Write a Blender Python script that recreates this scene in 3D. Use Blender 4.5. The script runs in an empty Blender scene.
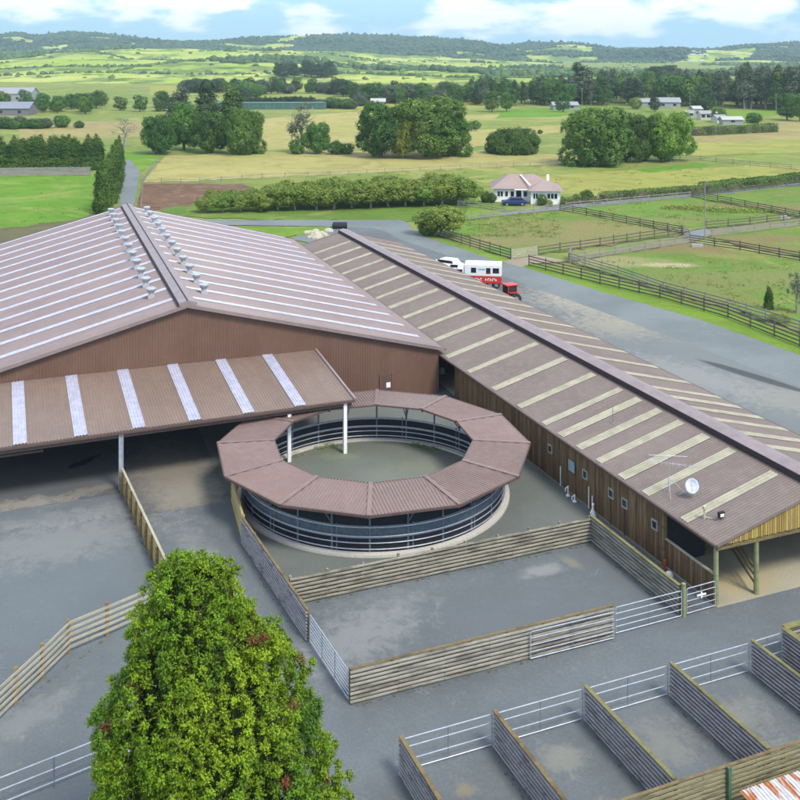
import bpy, math, random
import numpy as np
from mathutils import Vector, Matrix, noise as mnoise

# ------------------------------------------------------------------ scene, frame
sc = bpy.context.scene
COL = sc.collection
RNG = np.random.default_rng(7)
random.seed(7)
CAM_H, FPX, HZN = 28.0, 1000.0, 50.0
CA, SA = 0.9285, 0.3714
ANG = math.atan2(SA, CA)

def W(t, s, z=0.0):
    """farm axes (t along the gables, s along the ridges) to world"""
    return (t*CA - s*SA, t*SA + s*CA, z)

def G(u, v, z=0.0):
    """survey of a ground point from its bearing and dip"""
    Y = FPX*(CAM_H - z)/(v - HZN)
    return ((u-400)*Y/FPX, Y, z)

# ------------------------------------------------------------------ materials
def newmat(name):
    m = bpy.data.materials.new(name); m.use_nodes = True
    nt = m.node_tree
    b = nt.nodes['Principled BSDF']
    return m, nt, b

def nd(nt, typ, **kw):
    n = nt.nodes.new(typ)
    for k, v in kw.items():
        if k.startswith('i_'):
            n.inputs[k[2:].replace('_', ' ')].default_value = v
        else:
            setattr(n, k, v)
    return n

def mix(nt, fac, a, b, mode='MIX'):
    n = nt.nodes.new('ShaderNodeMix'); n.data_type = 'RGBA'; n.blend_type = mode
    for sock, val in ((n.inputs[0], fac), (n.inputs[6], a), (n.inputs[7], b)):
        if isinstance(val, bpy.types.NodeSocket): nt.links.new(val, sock)
        elif isinstance(val, (int, float)): sock.default_value = val
        else: sock.default_value = (*val[:3], 1)
    return n.outputs[2]

def noise_fac(nt, vec, scale, detail=4, lo=.4, hi=.6, rough=.55, w=None, dist=0.0):
    n = nt.nodes.new('ShaderNodeTexNoise')
    n.inputs['Scale'].default_value = scale; n.inputs['Detail'].default_value = detail
    n.inputs['Roughness'].default_value = rough; n.inputs['Distortion'].default_value = dist
    if w is not None:
        n.noise_dimensions = '4D'; nt.links.new(w, n.inputs['W'])
    nt.links.new(vec, n.inputs['Vector'])
    r = nt.nodes.new('ShaderNodeMapRange'); r.interpolation_type = 'SMOOTHSTEP'
    r.inputs[1].default_value = lo; r.inputs[2].default_value = hi
    nt.links.new(n.outputs['Fac'], r.inputs[0])
    return r.outputs[0]

def coords(nt, kind='Object', scale=None, rot=None):
    tc = nt.nodes.new('ShaderNodeTexCoord')
    if kind == 'World':
        out = nt.nodes.new('ShaderNodeNewGeometry').outputs['Position']
    else:
        out = tc.outputs[kind]
    if scale or rot:
        mp = nt.nodes.new('ShaderNodeMapping')
        if scale: mp.inputs['Scale'].default_value = scale
        if rot: mp.inputs['Rotation'].default_value = rot
        nt.links.new(out, mp.inputs[0]); out = mp.outputs[0]
    return out

def add_bump(nt, b, height, strength, dist=.02):
    n = nt.nodes.new('ShaderNodeBump'); n.inputs['Strength'].default_value = strength
    n.inputs['Distance'].default_value = dist
    nt.links.new(height, n.inputs['Height']); nt.links.new(n.outputs[0], b.inputs['Normal'])

def mat_plain(name, col, rough=.6, metal=0.0, var=.25, scale=6, spec=.5):
    m, nt, b = newmat(name)
    v = coords(nt); oi = nt.nodes.new('ShaderNodeObjectInfo')
    f = noise_fac(nt, v, scale, 5, .3, .7, w=oi.outputs['Random'])
    c = mix(nt, f, tuple(x*(1-var) for x in col), tuple(min(1, x*(1+var)) for x in col))
    nt.links.new(c, b.inputs['Base Color'])
    b.inputs['Roughness'].default_value = rough; b.inputs['Metallic'].default_value = metal
    b.inputs['Specular IOR Level'].default_value = spec
    return m

def mat_roof(name, col, dirt, rough=.5, dirt_amt=.5, sheet=.8, axis=None):
    """painted steel sheet: panel-to-panel tone, dirt streaks running down the ribs"""
    m, nt, b = newmat(name)
    v = coords(nt, 'World')
    f1 = noise_fac(nt, v, .22, 5, .3, .7)
    f2 = noise_fac(nt, v, 1.7, 6, .42, .68, .7)
    f3 = noise_fac(nt, v, 9, 4, .45, .75)
    c = mix(nt, f1, tuple(x*.9 for x in col), tuple(x*1.08 for x in col))
    mm = nt.nodes.new('ShaderNodeMath'); mm.operation = 'MULTIPLY'; mm.inputs[1].default_value = dirt_amt
    nt.links.new(f2, mm.inputs[0]); c = mix(nt, mm.outputs[0], c, dirt)
    if axis is not None:
        o_ = coords(nt, 'Object'); sp = nt.nodes.new('ShaderNodeSeparateXYZ'); nt.links.new(o_, sp.inputs[0])
        dv = nt.nodes.new('ShaderNodeMath'); dv.operation = 'DIVIDE'; dv.inputs[1].default_value = sheet; nt.links.new(sp.outputs[axis], dv.inputs[0])
        fl = nt.nodes.new('ShaderNodeMath'); fl.operation = 'FLOOR'; nt.links.new(dv.outputs[0], fl.inputs[0])
        wn = nt.nodes.new('ShaderNodeTexWhiteNoise'); wn.noise_dimensions = '1D'; nt.links.new(fl.outputs[0], wn.inputs['W'])
        ml = nt.nodes.new('ShaderNodeMath'); ml.operation = 'MULTIPLY'; ml.inputs[1].default_value = .3; nt.links.new(wn.outputs['Value'], ml.inputs[0])
        c = mix(nt, ml.outputs[0], c, tuple(x*.78 for x in col))
        sc3 = [.5, .5, .5]; sc3[axis] = 7
        stf = noise_fac(nt, coords(nt, 'Object', scale=tuple(sc3)), 1.0, 6, .5, .75, .65)
        ml = nt.nodes.new('ShaderNodeMath'); ml.operation = 'MULTIPLY'; ml.inputs[1].default_value = .35; nt.links.new(stf, ml.inputs[0])
        c = mix(nt, ml.outputs[0], c, tuple(x*.7 for x in col))
    m2 = nt.nodes.new('ShaderNodeMath'); m2.operation = 'MULTIPLY'; m2.inputs[1].default_value = .22
    nt.links.new(f3, m2.inputs[0]); c = mix(nt, m2.outputs[0], c, tuple(x*.6 for x in col))
    nt.links.new(c, b.inputs['Base Color'])
    b.inputs['Roughness'].default_value = rough
    b.inputs['Specular IOR Level'].default_value = .35
    return m

def mat_timber(name, c1, c2, stain, along=(1, 1, 6), stain_amt=.7, moss=None, rough=.85, lo=.45, hi=.62, sscale=1.3, zst=4.0):
    m, nt, b = newmat(name)
    oi = nt.nodes.new('ShaderNodeObjectInfo')
    v = coords(nt, 'Object', scale=along)
    grain = noise_fac(nt, v, 5, 8, .3, .7, .7, w=oi.outputs['Random'])
    vs = coords(nt, 'Object', scale=(.45, .45, zst))
    st = noise_fac(nt, vs, sscale, 8, lo, hi, .72, w=oi.outputs['Random'])
    c = mix(nt, grain, c1, c2)
    mm = nt.nodes.new('ShaderNodeMath'); mm.operation = 'MULTIPLY'; mm.inputs[1].default_value = stain_amt
    nt.links.new(st, mm.inputs[0])
    c = mix(nt, mm.outputs[0], c, stain)
    if moss:
        ms = noise_fac(nt, coords(nt, 'Object'), 2.1, 6, .45, .6, .65, w=oi.outputs['Random'])
        c = mix(nt, ms, c, moss)
    nt.links.new(c, b.inputs['Base Color'])
    b.inputs['Roughness'].default_value = rough
    b.inputs['Specular IOR Level'].default_value = .25
    add_bump(nt, b, grain, .35, .01)
    return m

def mat_boards_vertical(name, cols, axis=0, width=.15, dark=(.02, .014, .01), stain_amt=.5):
    """upright boarding: one tone per board, stain streaks running down"""
    m, nt, b = newmat(name)
    v = coords(nt, 'Object')
    sep = nt.nodes.new('ShaderNodeSeparateXYZ'); nt.links.new(v, sep.inputs[0])
    d = nt.nodes.new('ShaderNodeMath'); d.operation = 'DIVIDE'; d.inputs[1].default_value = width
    nt.links.new(sep.outputs[axis], d.inputs[0])
    fl = nt.nodes.new('ShaderNodeMath'); fl.operation = 'FLOOR'; nt.links.new(d.outputs[0], fl.inputs[0])
    wn = nt.nodes.new('ShaderNodeTexWhiteNoise'); wn.noise_dimensions = '1D'
    nt.links.new(fl.outputs[0], wn.inputs['W'])
    cr = nt.nodes.new('ShaderNodeValToRGB')
    cr.color_ramp.elements[0].color = (*cols[0], 1); cr.color_ramp.elements[1].color = (*cols[-1], 1)
    for i, c in enumerate(cols[1:-1]):
        e = cr.color_ramp.elements.new((i+1)/(len(cols)-1)); e.color = (*c, 1)
    nt.links.new(wn.outputs['Value'], cr.inputs[0])
    sc_ = [7, 7, .7]
    vs = coords(nt, 'Object', scale=tuple(sc_))
    st = noise_fac(nt, vs, 1.0, 6, .42, .7, .65)
    mm = nt.nodes.new('ShaderNodeMath'); mm.operation = 'MULTIPLY'; mm.inputs[1].default_value = stain_amt
    nt.links.new(st, mm.inputs[0])
    c = mix(nt, mm.outputs[0], cr.outputs[0], dark)
    # dark joint line between boards
    fr = nt.nodes.new('ShaderNodeMath'); fr.operation = 'FRACT'; nt.links.new(d.outputs[0], fr.inputs[0])
    lt = nt.nodes.new('ShaderNodeMath'); lt.operation = 'LESS_THAN'; lt.inputs[1].default_value = .1
    nt.links.new(fr.outputs[0], lt.inputs[0])
    c = mix(nt, lt.outputs[0], c, dark)
    nt.links.new(c, b.inputs['Base Color'])
    b.inputs['Roughness'].default_value = .85; b.inputs['Specular IOR Level'].default_value = .2
    add_bump(nt, b, st, .3, .01)
    return m

def mat_leaf(name, c1, c2, c3=None, scale=.5, transl=.25, lo=.35, hi=.65, third=(.6, .7), vlo=.62, vhi=1.45):
    m, nt, b = newmat(name)
    v = coords(nt); oi = nt.nodes.new('ShaderNodeObjectInfo')
    f = noise_fac(nt, v, scale, 3, lo, hi, w=oi.outputs['Random'])
    c = mix(nt, f, c1, c2)
    if c3:
        g = noise_fac(nt, v, scale*.8, 4, third[0], third[1], .6)
        c = mix(nt, g, c, c3)
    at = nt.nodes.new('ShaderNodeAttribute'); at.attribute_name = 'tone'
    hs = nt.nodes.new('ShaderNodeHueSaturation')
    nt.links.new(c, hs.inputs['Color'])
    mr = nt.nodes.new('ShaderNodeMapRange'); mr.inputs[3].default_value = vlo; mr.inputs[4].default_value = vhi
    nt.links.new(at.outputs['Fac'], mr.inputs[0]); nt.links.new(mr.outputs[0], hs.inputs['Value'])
    mr2 = nt.nodes.new('ShaderNodeMapRange'); mr2.inputs[3].default_value = .475; mr2.inputs[4].default_value = .515
    nt.links.new(oi.outputs['Random'], mr2.inputs[0]); nt.links.new(mr2.outputs[0], hs.inputs['Hue'])
    c = hs.outputs[0]
    nt.links.new(c, b.inputs['Base Color'])
    b.inputs['Roughness'].default_value = .65; b.inputs['Specular IOR Level'].default_value = .2
    tr = nt.nodes.new('ShaderNodeBsdfTranslucent'); nt.links.new(c, tr.inputs[0])
    ms = nt.nodes.new('ShaderNodeMixShader'); ms.inputs[0].default_value = transl
    out = nt.nodes['Material Output']
    nt.links.new(b.outputs[0], ms.inputs[1]); nt.links.new(tr.outputs[0], ms.inputs[2])
    nt.links.new(ms.outputs[0], out.inputs[0])
    return m

def ellipse_mask(nt, pos, cx, cy, rx, ry, ang, soft=.35, nz=None, namt=.5):
    """a stain with a shape of its own: rotated ellipse with a ragged edge (world metres)"""
    mp = nt.nodes.new('ShaderNodeMapping'); mp.vector_type = 'TEXTURE'
    mp.inputs['Location'].default_value = (cx, cy, 0); mp.inputs['Rotation'].default_value = (0, 0, ang)
    mp.inputs['Scale'].default_value = (rx, ry, 1e6)
    nt.links.new(pos, mp.inputs[0])
    ln = nt.nodes.new('ShaderNodeVectorMath'); ln.operation = 'LENGTH'; nt.links.new(mp.outputs[0], ln.inputs[0])
    val = ln.outputs['Value']
    if nz is not None:
        a = nt.nodes.new('ShaderNodeMath'); a.operation = 'MULTIPLY_ADD'; a.inputs[1].default_value = namt*2
        a.inputs[2].default_value = -namt; nt.links.new(nz, a.inputs[0])
        s = nt.nodes.new('ShaderNodeMath'); s.operation = 'ADD'
        nt.links.new(val, s.inputs[0]); nt.links.new(a.outputs[0], s.inputs[1]); val = s.outputs[0]
    r = nt.nodes.new('ShaderNodeMapRange'); r.interpolation_type = 'SMOOTHSTEP'
    r.inputs[1].default_value = 1+soft; r.inputs[2].default_value = 1-soft
    r.inputs[3].default_value = 0; r.inputs[4].default_value = 1
    nt.links.new(val, r.inputs[0])
    return r.outputs[0]

def mat_asphalt(name, base, light, stains, wear=.6, tan=None):
    m, nt, b = newmat(name)
    p = coords(nt, 'World')
    f1 = noise_fac(nt, p, .12, 6, .35, .65, .6)
    f2 = noise_fac(nt, p, .7, 8, .5, .72, .7, dist=.6)
    f3 = noise_fac(nt, p, 9, 5, .3, .7, .7)
    f4 = noise_fac(nt, p, 3.2, 6, .62, .7, .6, dist=.3)
    c = mix(nt, f1, base, tuple(x*1.3 for x in base))
    m1 = nt.nodes.new('ShaderNodeMath'); m1.operation = 'MULTIPLY'; m1.inputs[1].default_value = wear*.55
    nt.links.new(f2, m1.inputs[0]); c = mix(nt, m1.outputs[0], c, light)
    m2 = nt.nodes.new('ShaderNodeMath'); m2.operation = 'MULTIPLY'; m2.inputs[1].default_value = wear*.5
    nt.links.new(f4, m2.inputs[0]); c = mix(nt, m2.outputs[0], c, tuple(x*1.25 for x in light))
    m3 = nt.nodes.new('ShaderNodeMath'); m3.operation = 'MULTIPLY'; m3.inputs[1].default_value = .5
    nt.links.new(f3, m3.inputs[0]); c = mix(nt, m3.outputs[0], c, tuple(x*.72 for x in base))
    # fine scuffs: thin winding lines, and pale chips
    for scl, band, amt_ in ((.35, .012, .30), (1.1, .018, .22)):
        n1 = nt.nodes.new('ShaderNodeTexNoise'); n1.inputs['Scale'].default_value = scl; n1.inputs['Detail'].default_value = 4; n1.inputs['Distortion'].default_value = 1.6
        nt.links.new(p, n1.inputs['Vector'])
        s1 = nt.nodes.new('ShaderNodeMath'); s1.operation = 'SUBTRACT'; s1.inputs[1].default_value = .5; nt.links.new(n1.outputs['Fac'], s1.inputs[0])
        a1 = nt.nodes.new('ShaderNodeMath'); a1.operation = 'ABSOLUTE'; nt.links.new(s1.outputs[0], a1.inputs[0])
        r1 = nt.nodes.new('ShaderNodeMapRange'); r1.inputs[1].default_value = band; r1.inputs[2].default_value = 0; nt.links.new(a1.outputs[0], r1.inputs[0])
        gate_ = noise_fac(nt, p, .5, 5, .5, .66, .65)
        q1 = nt.nodes.new('ShaderNodeMath'); q1.operation = 'MULTIPLY'; nt.links.new(r1.outputs[0], q1.inputs[0]); nt.links.new(gate_, q1.inputs[1])
        q2 = nt.nodes.new('ShaderNodeMath'); q2.operation = 'MULTIPLY'; q2.inputs[1].default_value = amt_*wear*1.6; nt.links.new(q1.outputs[0], q2.inputs[0])
        c = mix(nt, q2.outputs[0], c, tuple(x*1.5 for x in light))
    vo = nt.nodes.new('ShaderNodeTexNoise'); vo.inputs['Scale'].default_value = 22; vo.inputs['Detail'].default_value = 3; nt.links.new(p, vo.inputs['Vector'])
    vr_ = nt.nodes.new('ShaderNodeMapRange'); vr_.inputs[1].default_value = .66; vr_.inputs[2].default_value = .72; nt.links.new(vo.outputs['Fac'], vr_.inputs[0])
    q2 = nt.nodes.new('ShaderNodeMath'); q2.operation = 'MULTIPLY'; q2.inputs[1].default_value = .5; nt.links.new(vr_.outputs[0], q2.inputs[0])
    c = mix(nt, q2.outputs[0], c, tuple(x*1.3 for x in light))
    nraw = nt.nodes.new('ShaderNodeTexNoise'); nraw.inputs['Scale'].default_value = 1.3
    nraw.inputs['Detail'].default_value = 10; nraw.inputs['Roughness'].default_value = .78; nraw.inputs['Distortion'].default_value = .5
    nt.links.new(p, nraw.inputs['Vector'])
    for (x, y, rx, ry, a, col, amt, soft, na) in stains:
        e = ellipse_mask(nt, p, x, y, rx, ry, a, soft*1.1, nraw.outputs['Fac'], na*1.5)
        mm = nt.nodes.new('ShaderNodeMath'); mm.operation = 'MULTIPLY'; mm.inputs[1].default_value = amt
        nt.links.new(e, mm.inputs[0]); c = mix(nt, mm.outputs[0], c, col)
    nt.links.new(c, b.inputs['Base Color'])
    b.inputs['Roughness'].default_value = .82; b.inputs['Specular IOR Level'].default_value = .3
    add_bump(nt, b, f3, .25, .01)
    return m

def mat_grass(name, c1, c2, c3, s1=.03, s2=.25, lo=.4, hi=.62, amt3=.7, stains=()):
    m, nt, b = newmat(name)
    p = coords(nt, 'World')
    f1 = noise_fac(nt, p, s1, 6, .38, .62, .6)
    f2 = noise_fac(nt, p, s2, 8, lo, hi, .68, dist=.8)
    f3 = noise_fac(nt, p, 2.6, 6, .3, .72, .7)
    c = mix(nt, f1, c1, c2)
    fm = noise_fac(nt, p, .11, 9, .47, .60, .72, dist=1.2); mq = nt.nodes.new('ShaderNodeMath'); mq.operation = 'MULTIPLY'; mq.inputs[1].default_value = .7
    nt.links.new(fm, mq.inputs[0]); c = mix(nt, mq.outputs[0], c, tuple(a_*.62+b_*.1 for a_, b_ in zip(c2, c3)))
    fm = noise_fac(nt, p, .035, 7, .52, .62, .7, dist=1.5); mq = nt.nodes.new('ShaderNodeMath'); mq.operation = 'MULTIPLY'; mq.inputs[1].default_value = .75
    nt.links.new(fm, mq.inputs[0]); c = mix(nt, mq.outputs[0], c, tuple(min(.5, a_*1.25) for a_ in c3))
    mm = nt.nodes.new('ShaderNodeMath'); mm.operation = 'MULTIPLY'; mm.inputs[1].default_value = amt3
    nt.links.new(f2, mm.inputs[0]); c = mix(nt, mm.outputs[0], c, c3)
    if stains:
        nraw = nt.nodes.new('ShaderNodeTexNoise'); nraw.inputs['Scale'].default_value = .22
        nraw.inputs['Detail'].default_value = 8; nraw.inputs['Roughness'].default_value = .7
        nt.links.new(p, nraw.inputs['Vector'])
        for (x, y, rx, ry, a, col, am, soft, na) in stains:
            e = ellipse_mask(nt, p, x, y, rx, ry, a, soft, nraw.outputs['Fac'], na)
            m5 = nt.nodes.new('ShaderNodeMath'); m5.operation = 'MULTIPLY'; m5.inputs[1].default_value = am
            nt.links.new(e, m5.inputs[0]); c = mix(nt, m5.outputs[0], c, col)
    m4 = nt.nodes.new('ShaderNodeMath'); m4.operation = 'MULTIPLY'; m4.inputs[1].default_value = .45
    nt.links.new(f3, m4.inputs[0]); c = mix(nt, m4.outputs[0], c, tuple(x*.6 for x in c1))
    nt.links.new(c, b.inputs['Base Color'])
    b.inputs['Roughness'].default_value = .9; b.inputs['Specular IOR Level'].default_value = .1
    add_bump(nt, b, f3, .6, .12)
    return m

# ------------------------------------------------------------------ mesh building
class MB:
    def __init__(self): self.v = []; self.f = []; self.mi = []; self.m = 0
    def add(self, vs, fs):
        n = len(self.v); self.v += [tuple(p) for p in vs]
        self.f += [tuple(i+n for i in f) for f in fs]; self.mi += [self.m]*len(fs)
    def box(self, x0, x1, y0, y1, z0, z1):
        self.add([(x0,y0,z0),(x1,y0,z0),(x1,y1,z0),(x0,y1,z0),(x0,y0,z1),(x1,y0,z1),(x1,y1,z1),(x0,y1,z1)],
                 [(0,3,2,1),(4,5,6,7),(0,1,5,4),(1,2,6,5),(2,3,7,6),(3,0,4,7)])
        return self
    def beam(self, p, q, w, h):
        """bar from p to q, w wide sideways, h deep"""
        p, q = Vector(p), Vector(q); d = (q-p).normalized()
        up = Vector((0, 0, 1)) if abs(d.z) < .95 else Vector((0, 1, 0))
        s = d.cross(up).normalized(); n = s.cross(d).normalized()
        vs = []
        for c in (p, q):
            for a, b_ in ((-1,-1),(1,-1),(1,1),(-1,1)):
                vs.append(c + s*a*w/2 + n*b_*h/2)
        self.add(vs, [(0,1,2,3),(7,6,5,4),(0,4,5,1),(1,5,6,2),(2,6,7,3),(3,7,4,0)])
        return self
    def slab(self, p, q, w, h):
        """sawn slab rail with a rounded face"""
        p, q = Vector(p), Vector(q); d = (q-p).normalized(); s = d.cross(Vector((0, 0, 1))).normalized(); n = s.cross(d).normalized()
        pr = [(-.5, -.18), (-.32, -.42), (0, -.5), (.32, -.42), (.5, -.18), (.5, .18), (.32, .42), (0, .5), (-.32, .42), (-.5, .18)]
        k = len(pr); vs = [c+s*a*w+n*b_*h for c in (p, q) for a, b_ in pr]
        self.add(vs, [(i, i+k, (i+1) % k+k, (i+1) % k) for i in range(k)]+[tuple(range(k)), tuple(range(2*k-1, k-1, -1))]); return self
    def tube(self, p, q, r0, r1=None, n=8, caps=True):
        r1 = r0 if r1 is None else r1
        p, q = Vector(p), Vector(q); d = (q-p).normalized()
        up = Vector((0, 0, 1)) if abs(d.z) < .95 else Vector((0, 1, 0))
        a = d.cross(up).normalized(); b_ = a.cross(d).normalized()
        vs = []
        for c, r in ((p, r0), (q, r1)):
            for i in range(n):
                t = 2*math.pi*i/n; vs.append(c + a*math.cos(t)*r + b_*math.sin(t)*r)
        fs = [(i, i+n, (i+1) % n+n, (i+1) % n) for i in range(n)]
        if caps: fs += [tuple(range(n)), tuple(range(2*n-1, n-1, -1))]
        self.add(vs, fs)
        return self
    def path(self, pts, r, n=6):
        for a, b_ in zip(pts[:-1], pts[1:]): self.tube(a, b_, r, r, n)
        return self
    def loft(self, rings, closed=True):
        n = len(rings[0]); vs = [p for r in rings for p in r]; fs = []
        for k in range(len(rings)-1):
            for i in range(n):
                j = (i+1) % n
                fs.append((k*n+i, k*n+j, (k+1)*n+j, (k+1)*n+i))
        if closed: fs += [tuple(range(n))[::-1], tuple(range((len(rings)-1)*n, len(rings)*n))]
        self.add(vs, fs); return self
    def prism(self, pts, z0, z1):
        n = len(pts)
        self.add([(x, y, z0) for x, y in pts]+[(x, y, z1) for x, y in pts],
                 [tuple(range(n))[::-1], tuple(range(n, 2*n))]+[(i, (i+1) % n, (i+1) % n+n, i+n) for i in range(n)])
        return self
    def dome(self, c, rx, ry, rz, n=10, m=5, full=False):
        rings = []
        a0 = -math.pi/2 if full else 0
        for k in range(m+1):
            a = a0 + (math.pi/2-a0)*k/m*.985
            rings.append([(c[0]+rx*math.cos(a)*math.cos(2*math.pi*i/n), c[1]+ry*math.cos(a)*math.sin(2*math.pi*i/n),
                           c[2]+rz*math.sin(a)) for i in range(n)])
        return self.loft(rings)

OFF = {}
def mesh_of(name, mb, mats, off=(0, 0, 0), smooth=False):
    me = bpy.data.meshes.new(name)
    ox, oy, oz = off
    me.from_pydata([(x-ox, y-oy, z-oz) for x, y, z in mb.v], [], mb.f)
    if not isinstance(mats, (list, tuple)): mats = [mats]
    for m in mats: me.materials.append(m)
    if len(mats) > 1: me.polygons.foreach_set('material_index', mb.mi)
    if smooth: me.polygons.foreach_set('use_smooth', [True]*len(me.polygons))
    me.update()
    return me

def tag(o, label=None, cat=None, group=None, kind=None):
    if label: o['label'] = label
    if cat: o['category'] = cat
    if group: o['group'] = group
    if kind: o['kind'] = kind
    return o

def thing(name, label, cat, o=(0, 0, 0), frame='f', group=None, rot=0):
    """an Empty at the thing's base; o in the frame its meshes are given in ('f' farm, 'w' world, 'l' local)"""
    e = bpy.data.objects.new(name, None); COL.objects.link(e)
    e.empty_display_size = .3
    if frame == 'f':
        e.location = W(*o[:2], o[2] if len(o) > 2 else 0); e.rotation_euler = (0, 0, ANG); OFF[e.name] = (*o[:2], o[2] if len(o) > 2 else 0)
    elif frame == 'w':
        e.location = o; OFF[e.name] = tuple(o)
    else:
        e.location = o; e.rotation_euler = (0, 0, rot); OFF[e.name] = (0, 0, 0)
    return tag(e, label, cat, group)

def part(name, mb, mats, parent, smooth=False, label=None):
    off = OFF[parent.name]
    o = bpy.data.objects.new(name, mesh_of(name, mb, mats, off, smooth)); COL.objects.link(o)
    o.parent = parent; OFF[o.name] = off
    if label: o['label'] = label
    return o

def solo(name, mb, mats, o, label=None, cat=None, group=None, kind=None, frame='f', smooth=False):
    """a top-level thing that is one mesh"""
    o3 = (*o[:2], o[2] if len(o) > 2 else 0)
    ob = bpy.data.objects.new(name, mesh_of(name, mb, mats, o3 if frame != 'l' else (0, 0, 0), smooth)); COL.objects.link(ob)
    if frame == 'f': ob.location = W(*o3); ob.rotation_euler = (0, 0, ANG)
    else: ob.location = o3
    return tag(ob, label, cat, group, kind)

def dup(root, loc=None, rot=None, scale=None, label=None, group=None):
    r = root.copy(); COL.objects.link(r)
    if loc is not None: r.location = loc
    if rot is not None: r.rotation_euler = (0, 0, rot)
    if scale is not None: r.scale = scale if isinstance(scale, (tuple, list)) else (scale,)*3
    if label: r['label'] = label
    if group: r['group'] = group
    for ch in KIDS.get(root.name, list(root.children)):
        c = ch.copy(); COL.objects.link(c); c.parent = r
        for g in ch.children:
            d = g.copy(); COL.objects.link(d); d.parent = c
    return r
KIDS = {}

def quads_mesh(name, P4, tone, mat):
    """P4: (n,4,3) array of quads; tone: (n,) value kept as a face attribute"""
    n = len(P4)
    me = bpy.data.meshes.new(name)
    me.vertices.add(n*4); me.vertices.foreach_set('co', P4.astype(np.float32).ravel())
    me.loops.add(n*4); me.loops.foreach_set('vertex_index', np.arange(n*4, dtype=np.int32))
    me.polygons.add(n)
    me.polygons.foreach_set('loop_start', np.arange(0, n*4, 4, dtype=np.int32))
    me.polygons.foreach_set('loop_total', np.full(n, 4, dtype=np.int32))
    at = me.attributes.new('tone', 'FLOAT', 'FACE'); at.data.foreach_set('value', tone.astype(np.float32))
    me.materials.append(mat); me.update(calc_edges=True)
    return me

def unit(a): return a/np.maximum(np.linalg.norm(a, axis=-1, keepdims=True), 1e-9)

def leaf_quads(pts, nrm, size, rng, aspect=.6, jit=.5):
    n = len(pts)
    nn = unit(nrm + rng.normal(0, jit, (n, 3)))
    r = rng.normal(0, 1, (n, 3)); a = unit(np.cross(nn, r)); b = np.cross(nn, a)
    s = (size*rng.uniform(.6, 1.35, n))[:, None]
    a = a*s; b = b*s*aspect
    return np.stack([pts-a, pts-b*.9, pts+a, pts+b], 1)

def crown_points(blobs, n_clump, per, sigma, rng, shell=(.72, 1.0)):
    """clumps of leaves over a set of ellipsoids; returns points, outward normals and clump tone"""
    vol = np.array([(b[3]*b[4]+b[4]*b[5]+b[3]*b[5]) for b in blobs]); pr = vol/vol.sum()
    C, N = [], []
    idx = rng.choice(len(blobs), n_clump*2, p=pr)
    B = np.array(blobs)
    d = unit(rng.normal(0, 1, (n_clump*2, 3)))
    rr = rng.uniform(*shell, n_clump*2)[:, None]
    c = B[idx, :3] + d*B[idx, 3:6]*rr
    ins = np.zeros(len(c), int)
    for k, b in enumerate(B):
        q = (((c-b[:3])/b[3:6])**2).sum(1) < .55
        ins += (q & (idx != k))
    ok = ins == 0
    c, d = c[ok][:n_clump], d[ok][:n_clump]
    m = len(c)
    tone = rng.uniform(0, 1, m)
    pts = np.repeat(c, per, 0) + rng.normal(0, 1, (m*per, 3))*sigma*np.repeat(rng.uniform(.6, 1.3, m), per)[:, None]
    return pts, np.repeat(d, per, 0), np.clip(np.repeat(tone, per)*.6+rng.uniform(0, .4, m*per), 0, 1)

def make_leaves(name, blobs, n_clump, per, sigma, size, mat, seed, shell=(.72, 1.0)):
    rng = np.random.default_rng(seed)
    p, n, t = crown_points(blobs, n_clump, per, sigma, rng, shell)
    p[:, 2] = np.maximum(p[:, 2], .05)
    return quads_mesh(name, leaf_quads(p, n+np.array([0, 0, .5]), size, rng), t, mat)

def limb_mb(h, r, seed, spread=.5, n=6, top=.75, lean=0.0, start=.25, twigs=True):
    rnd = random.Random(seed); mb = MB()
    pts = [(0, 0, -.1)]; k = 5
    for i in range(1, k+1):
        pts.append((rnd.uniform(-1, 1)*h*.02*i+lean*i/k, rnd.uniform(-1, 1)*h*.02*i, h*top*i/k))
    for i in range(k): mb.tube(pts[i], pts[i+1], r*(1-i/k*.75), r*(1-(i+1)/k*.75), 7, False)
    for i in range(n):
        q = start+(1-start)*i/max(1, n-1)*.9
        j = min(k-1, int(q*k)); p = Vector(pts[j]).lerp(Vector(pts[j+1]), q*k-j)
        a = i*2.4+rnd.random(); L = h*spread*rnd.uniform(.7, 1.1)*(1-.4*q)
        e = p+Vector((math.cos(a)*L, math.sin(a)*L, L*rnd.uniform(.4, .9)))
        mid = p.lerp(e, .5)+Vector((0, 0, -L*.06))
        mb.tube(p, mid, r*.42*(1-.5*q), r*.28*(1-.5*q), 5, False); mb.tube(mid, e, r*.28*(1-.5*q), r*.06, 5, False)
        if twigs:
            for k2 in range(3):
                b0 = mid.lerp(e, rnd.uniform(.1, .8)); a2 = a+rnd.uniform(-1, 1)
                mb.tube(b0, b0+Vector((math.cos(a2)*L*.35, math.sin(a2)*L*.35, L*rnd.uniform(0, .3))), r*.1, r*.03, 4, False)
    return mb

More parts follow.
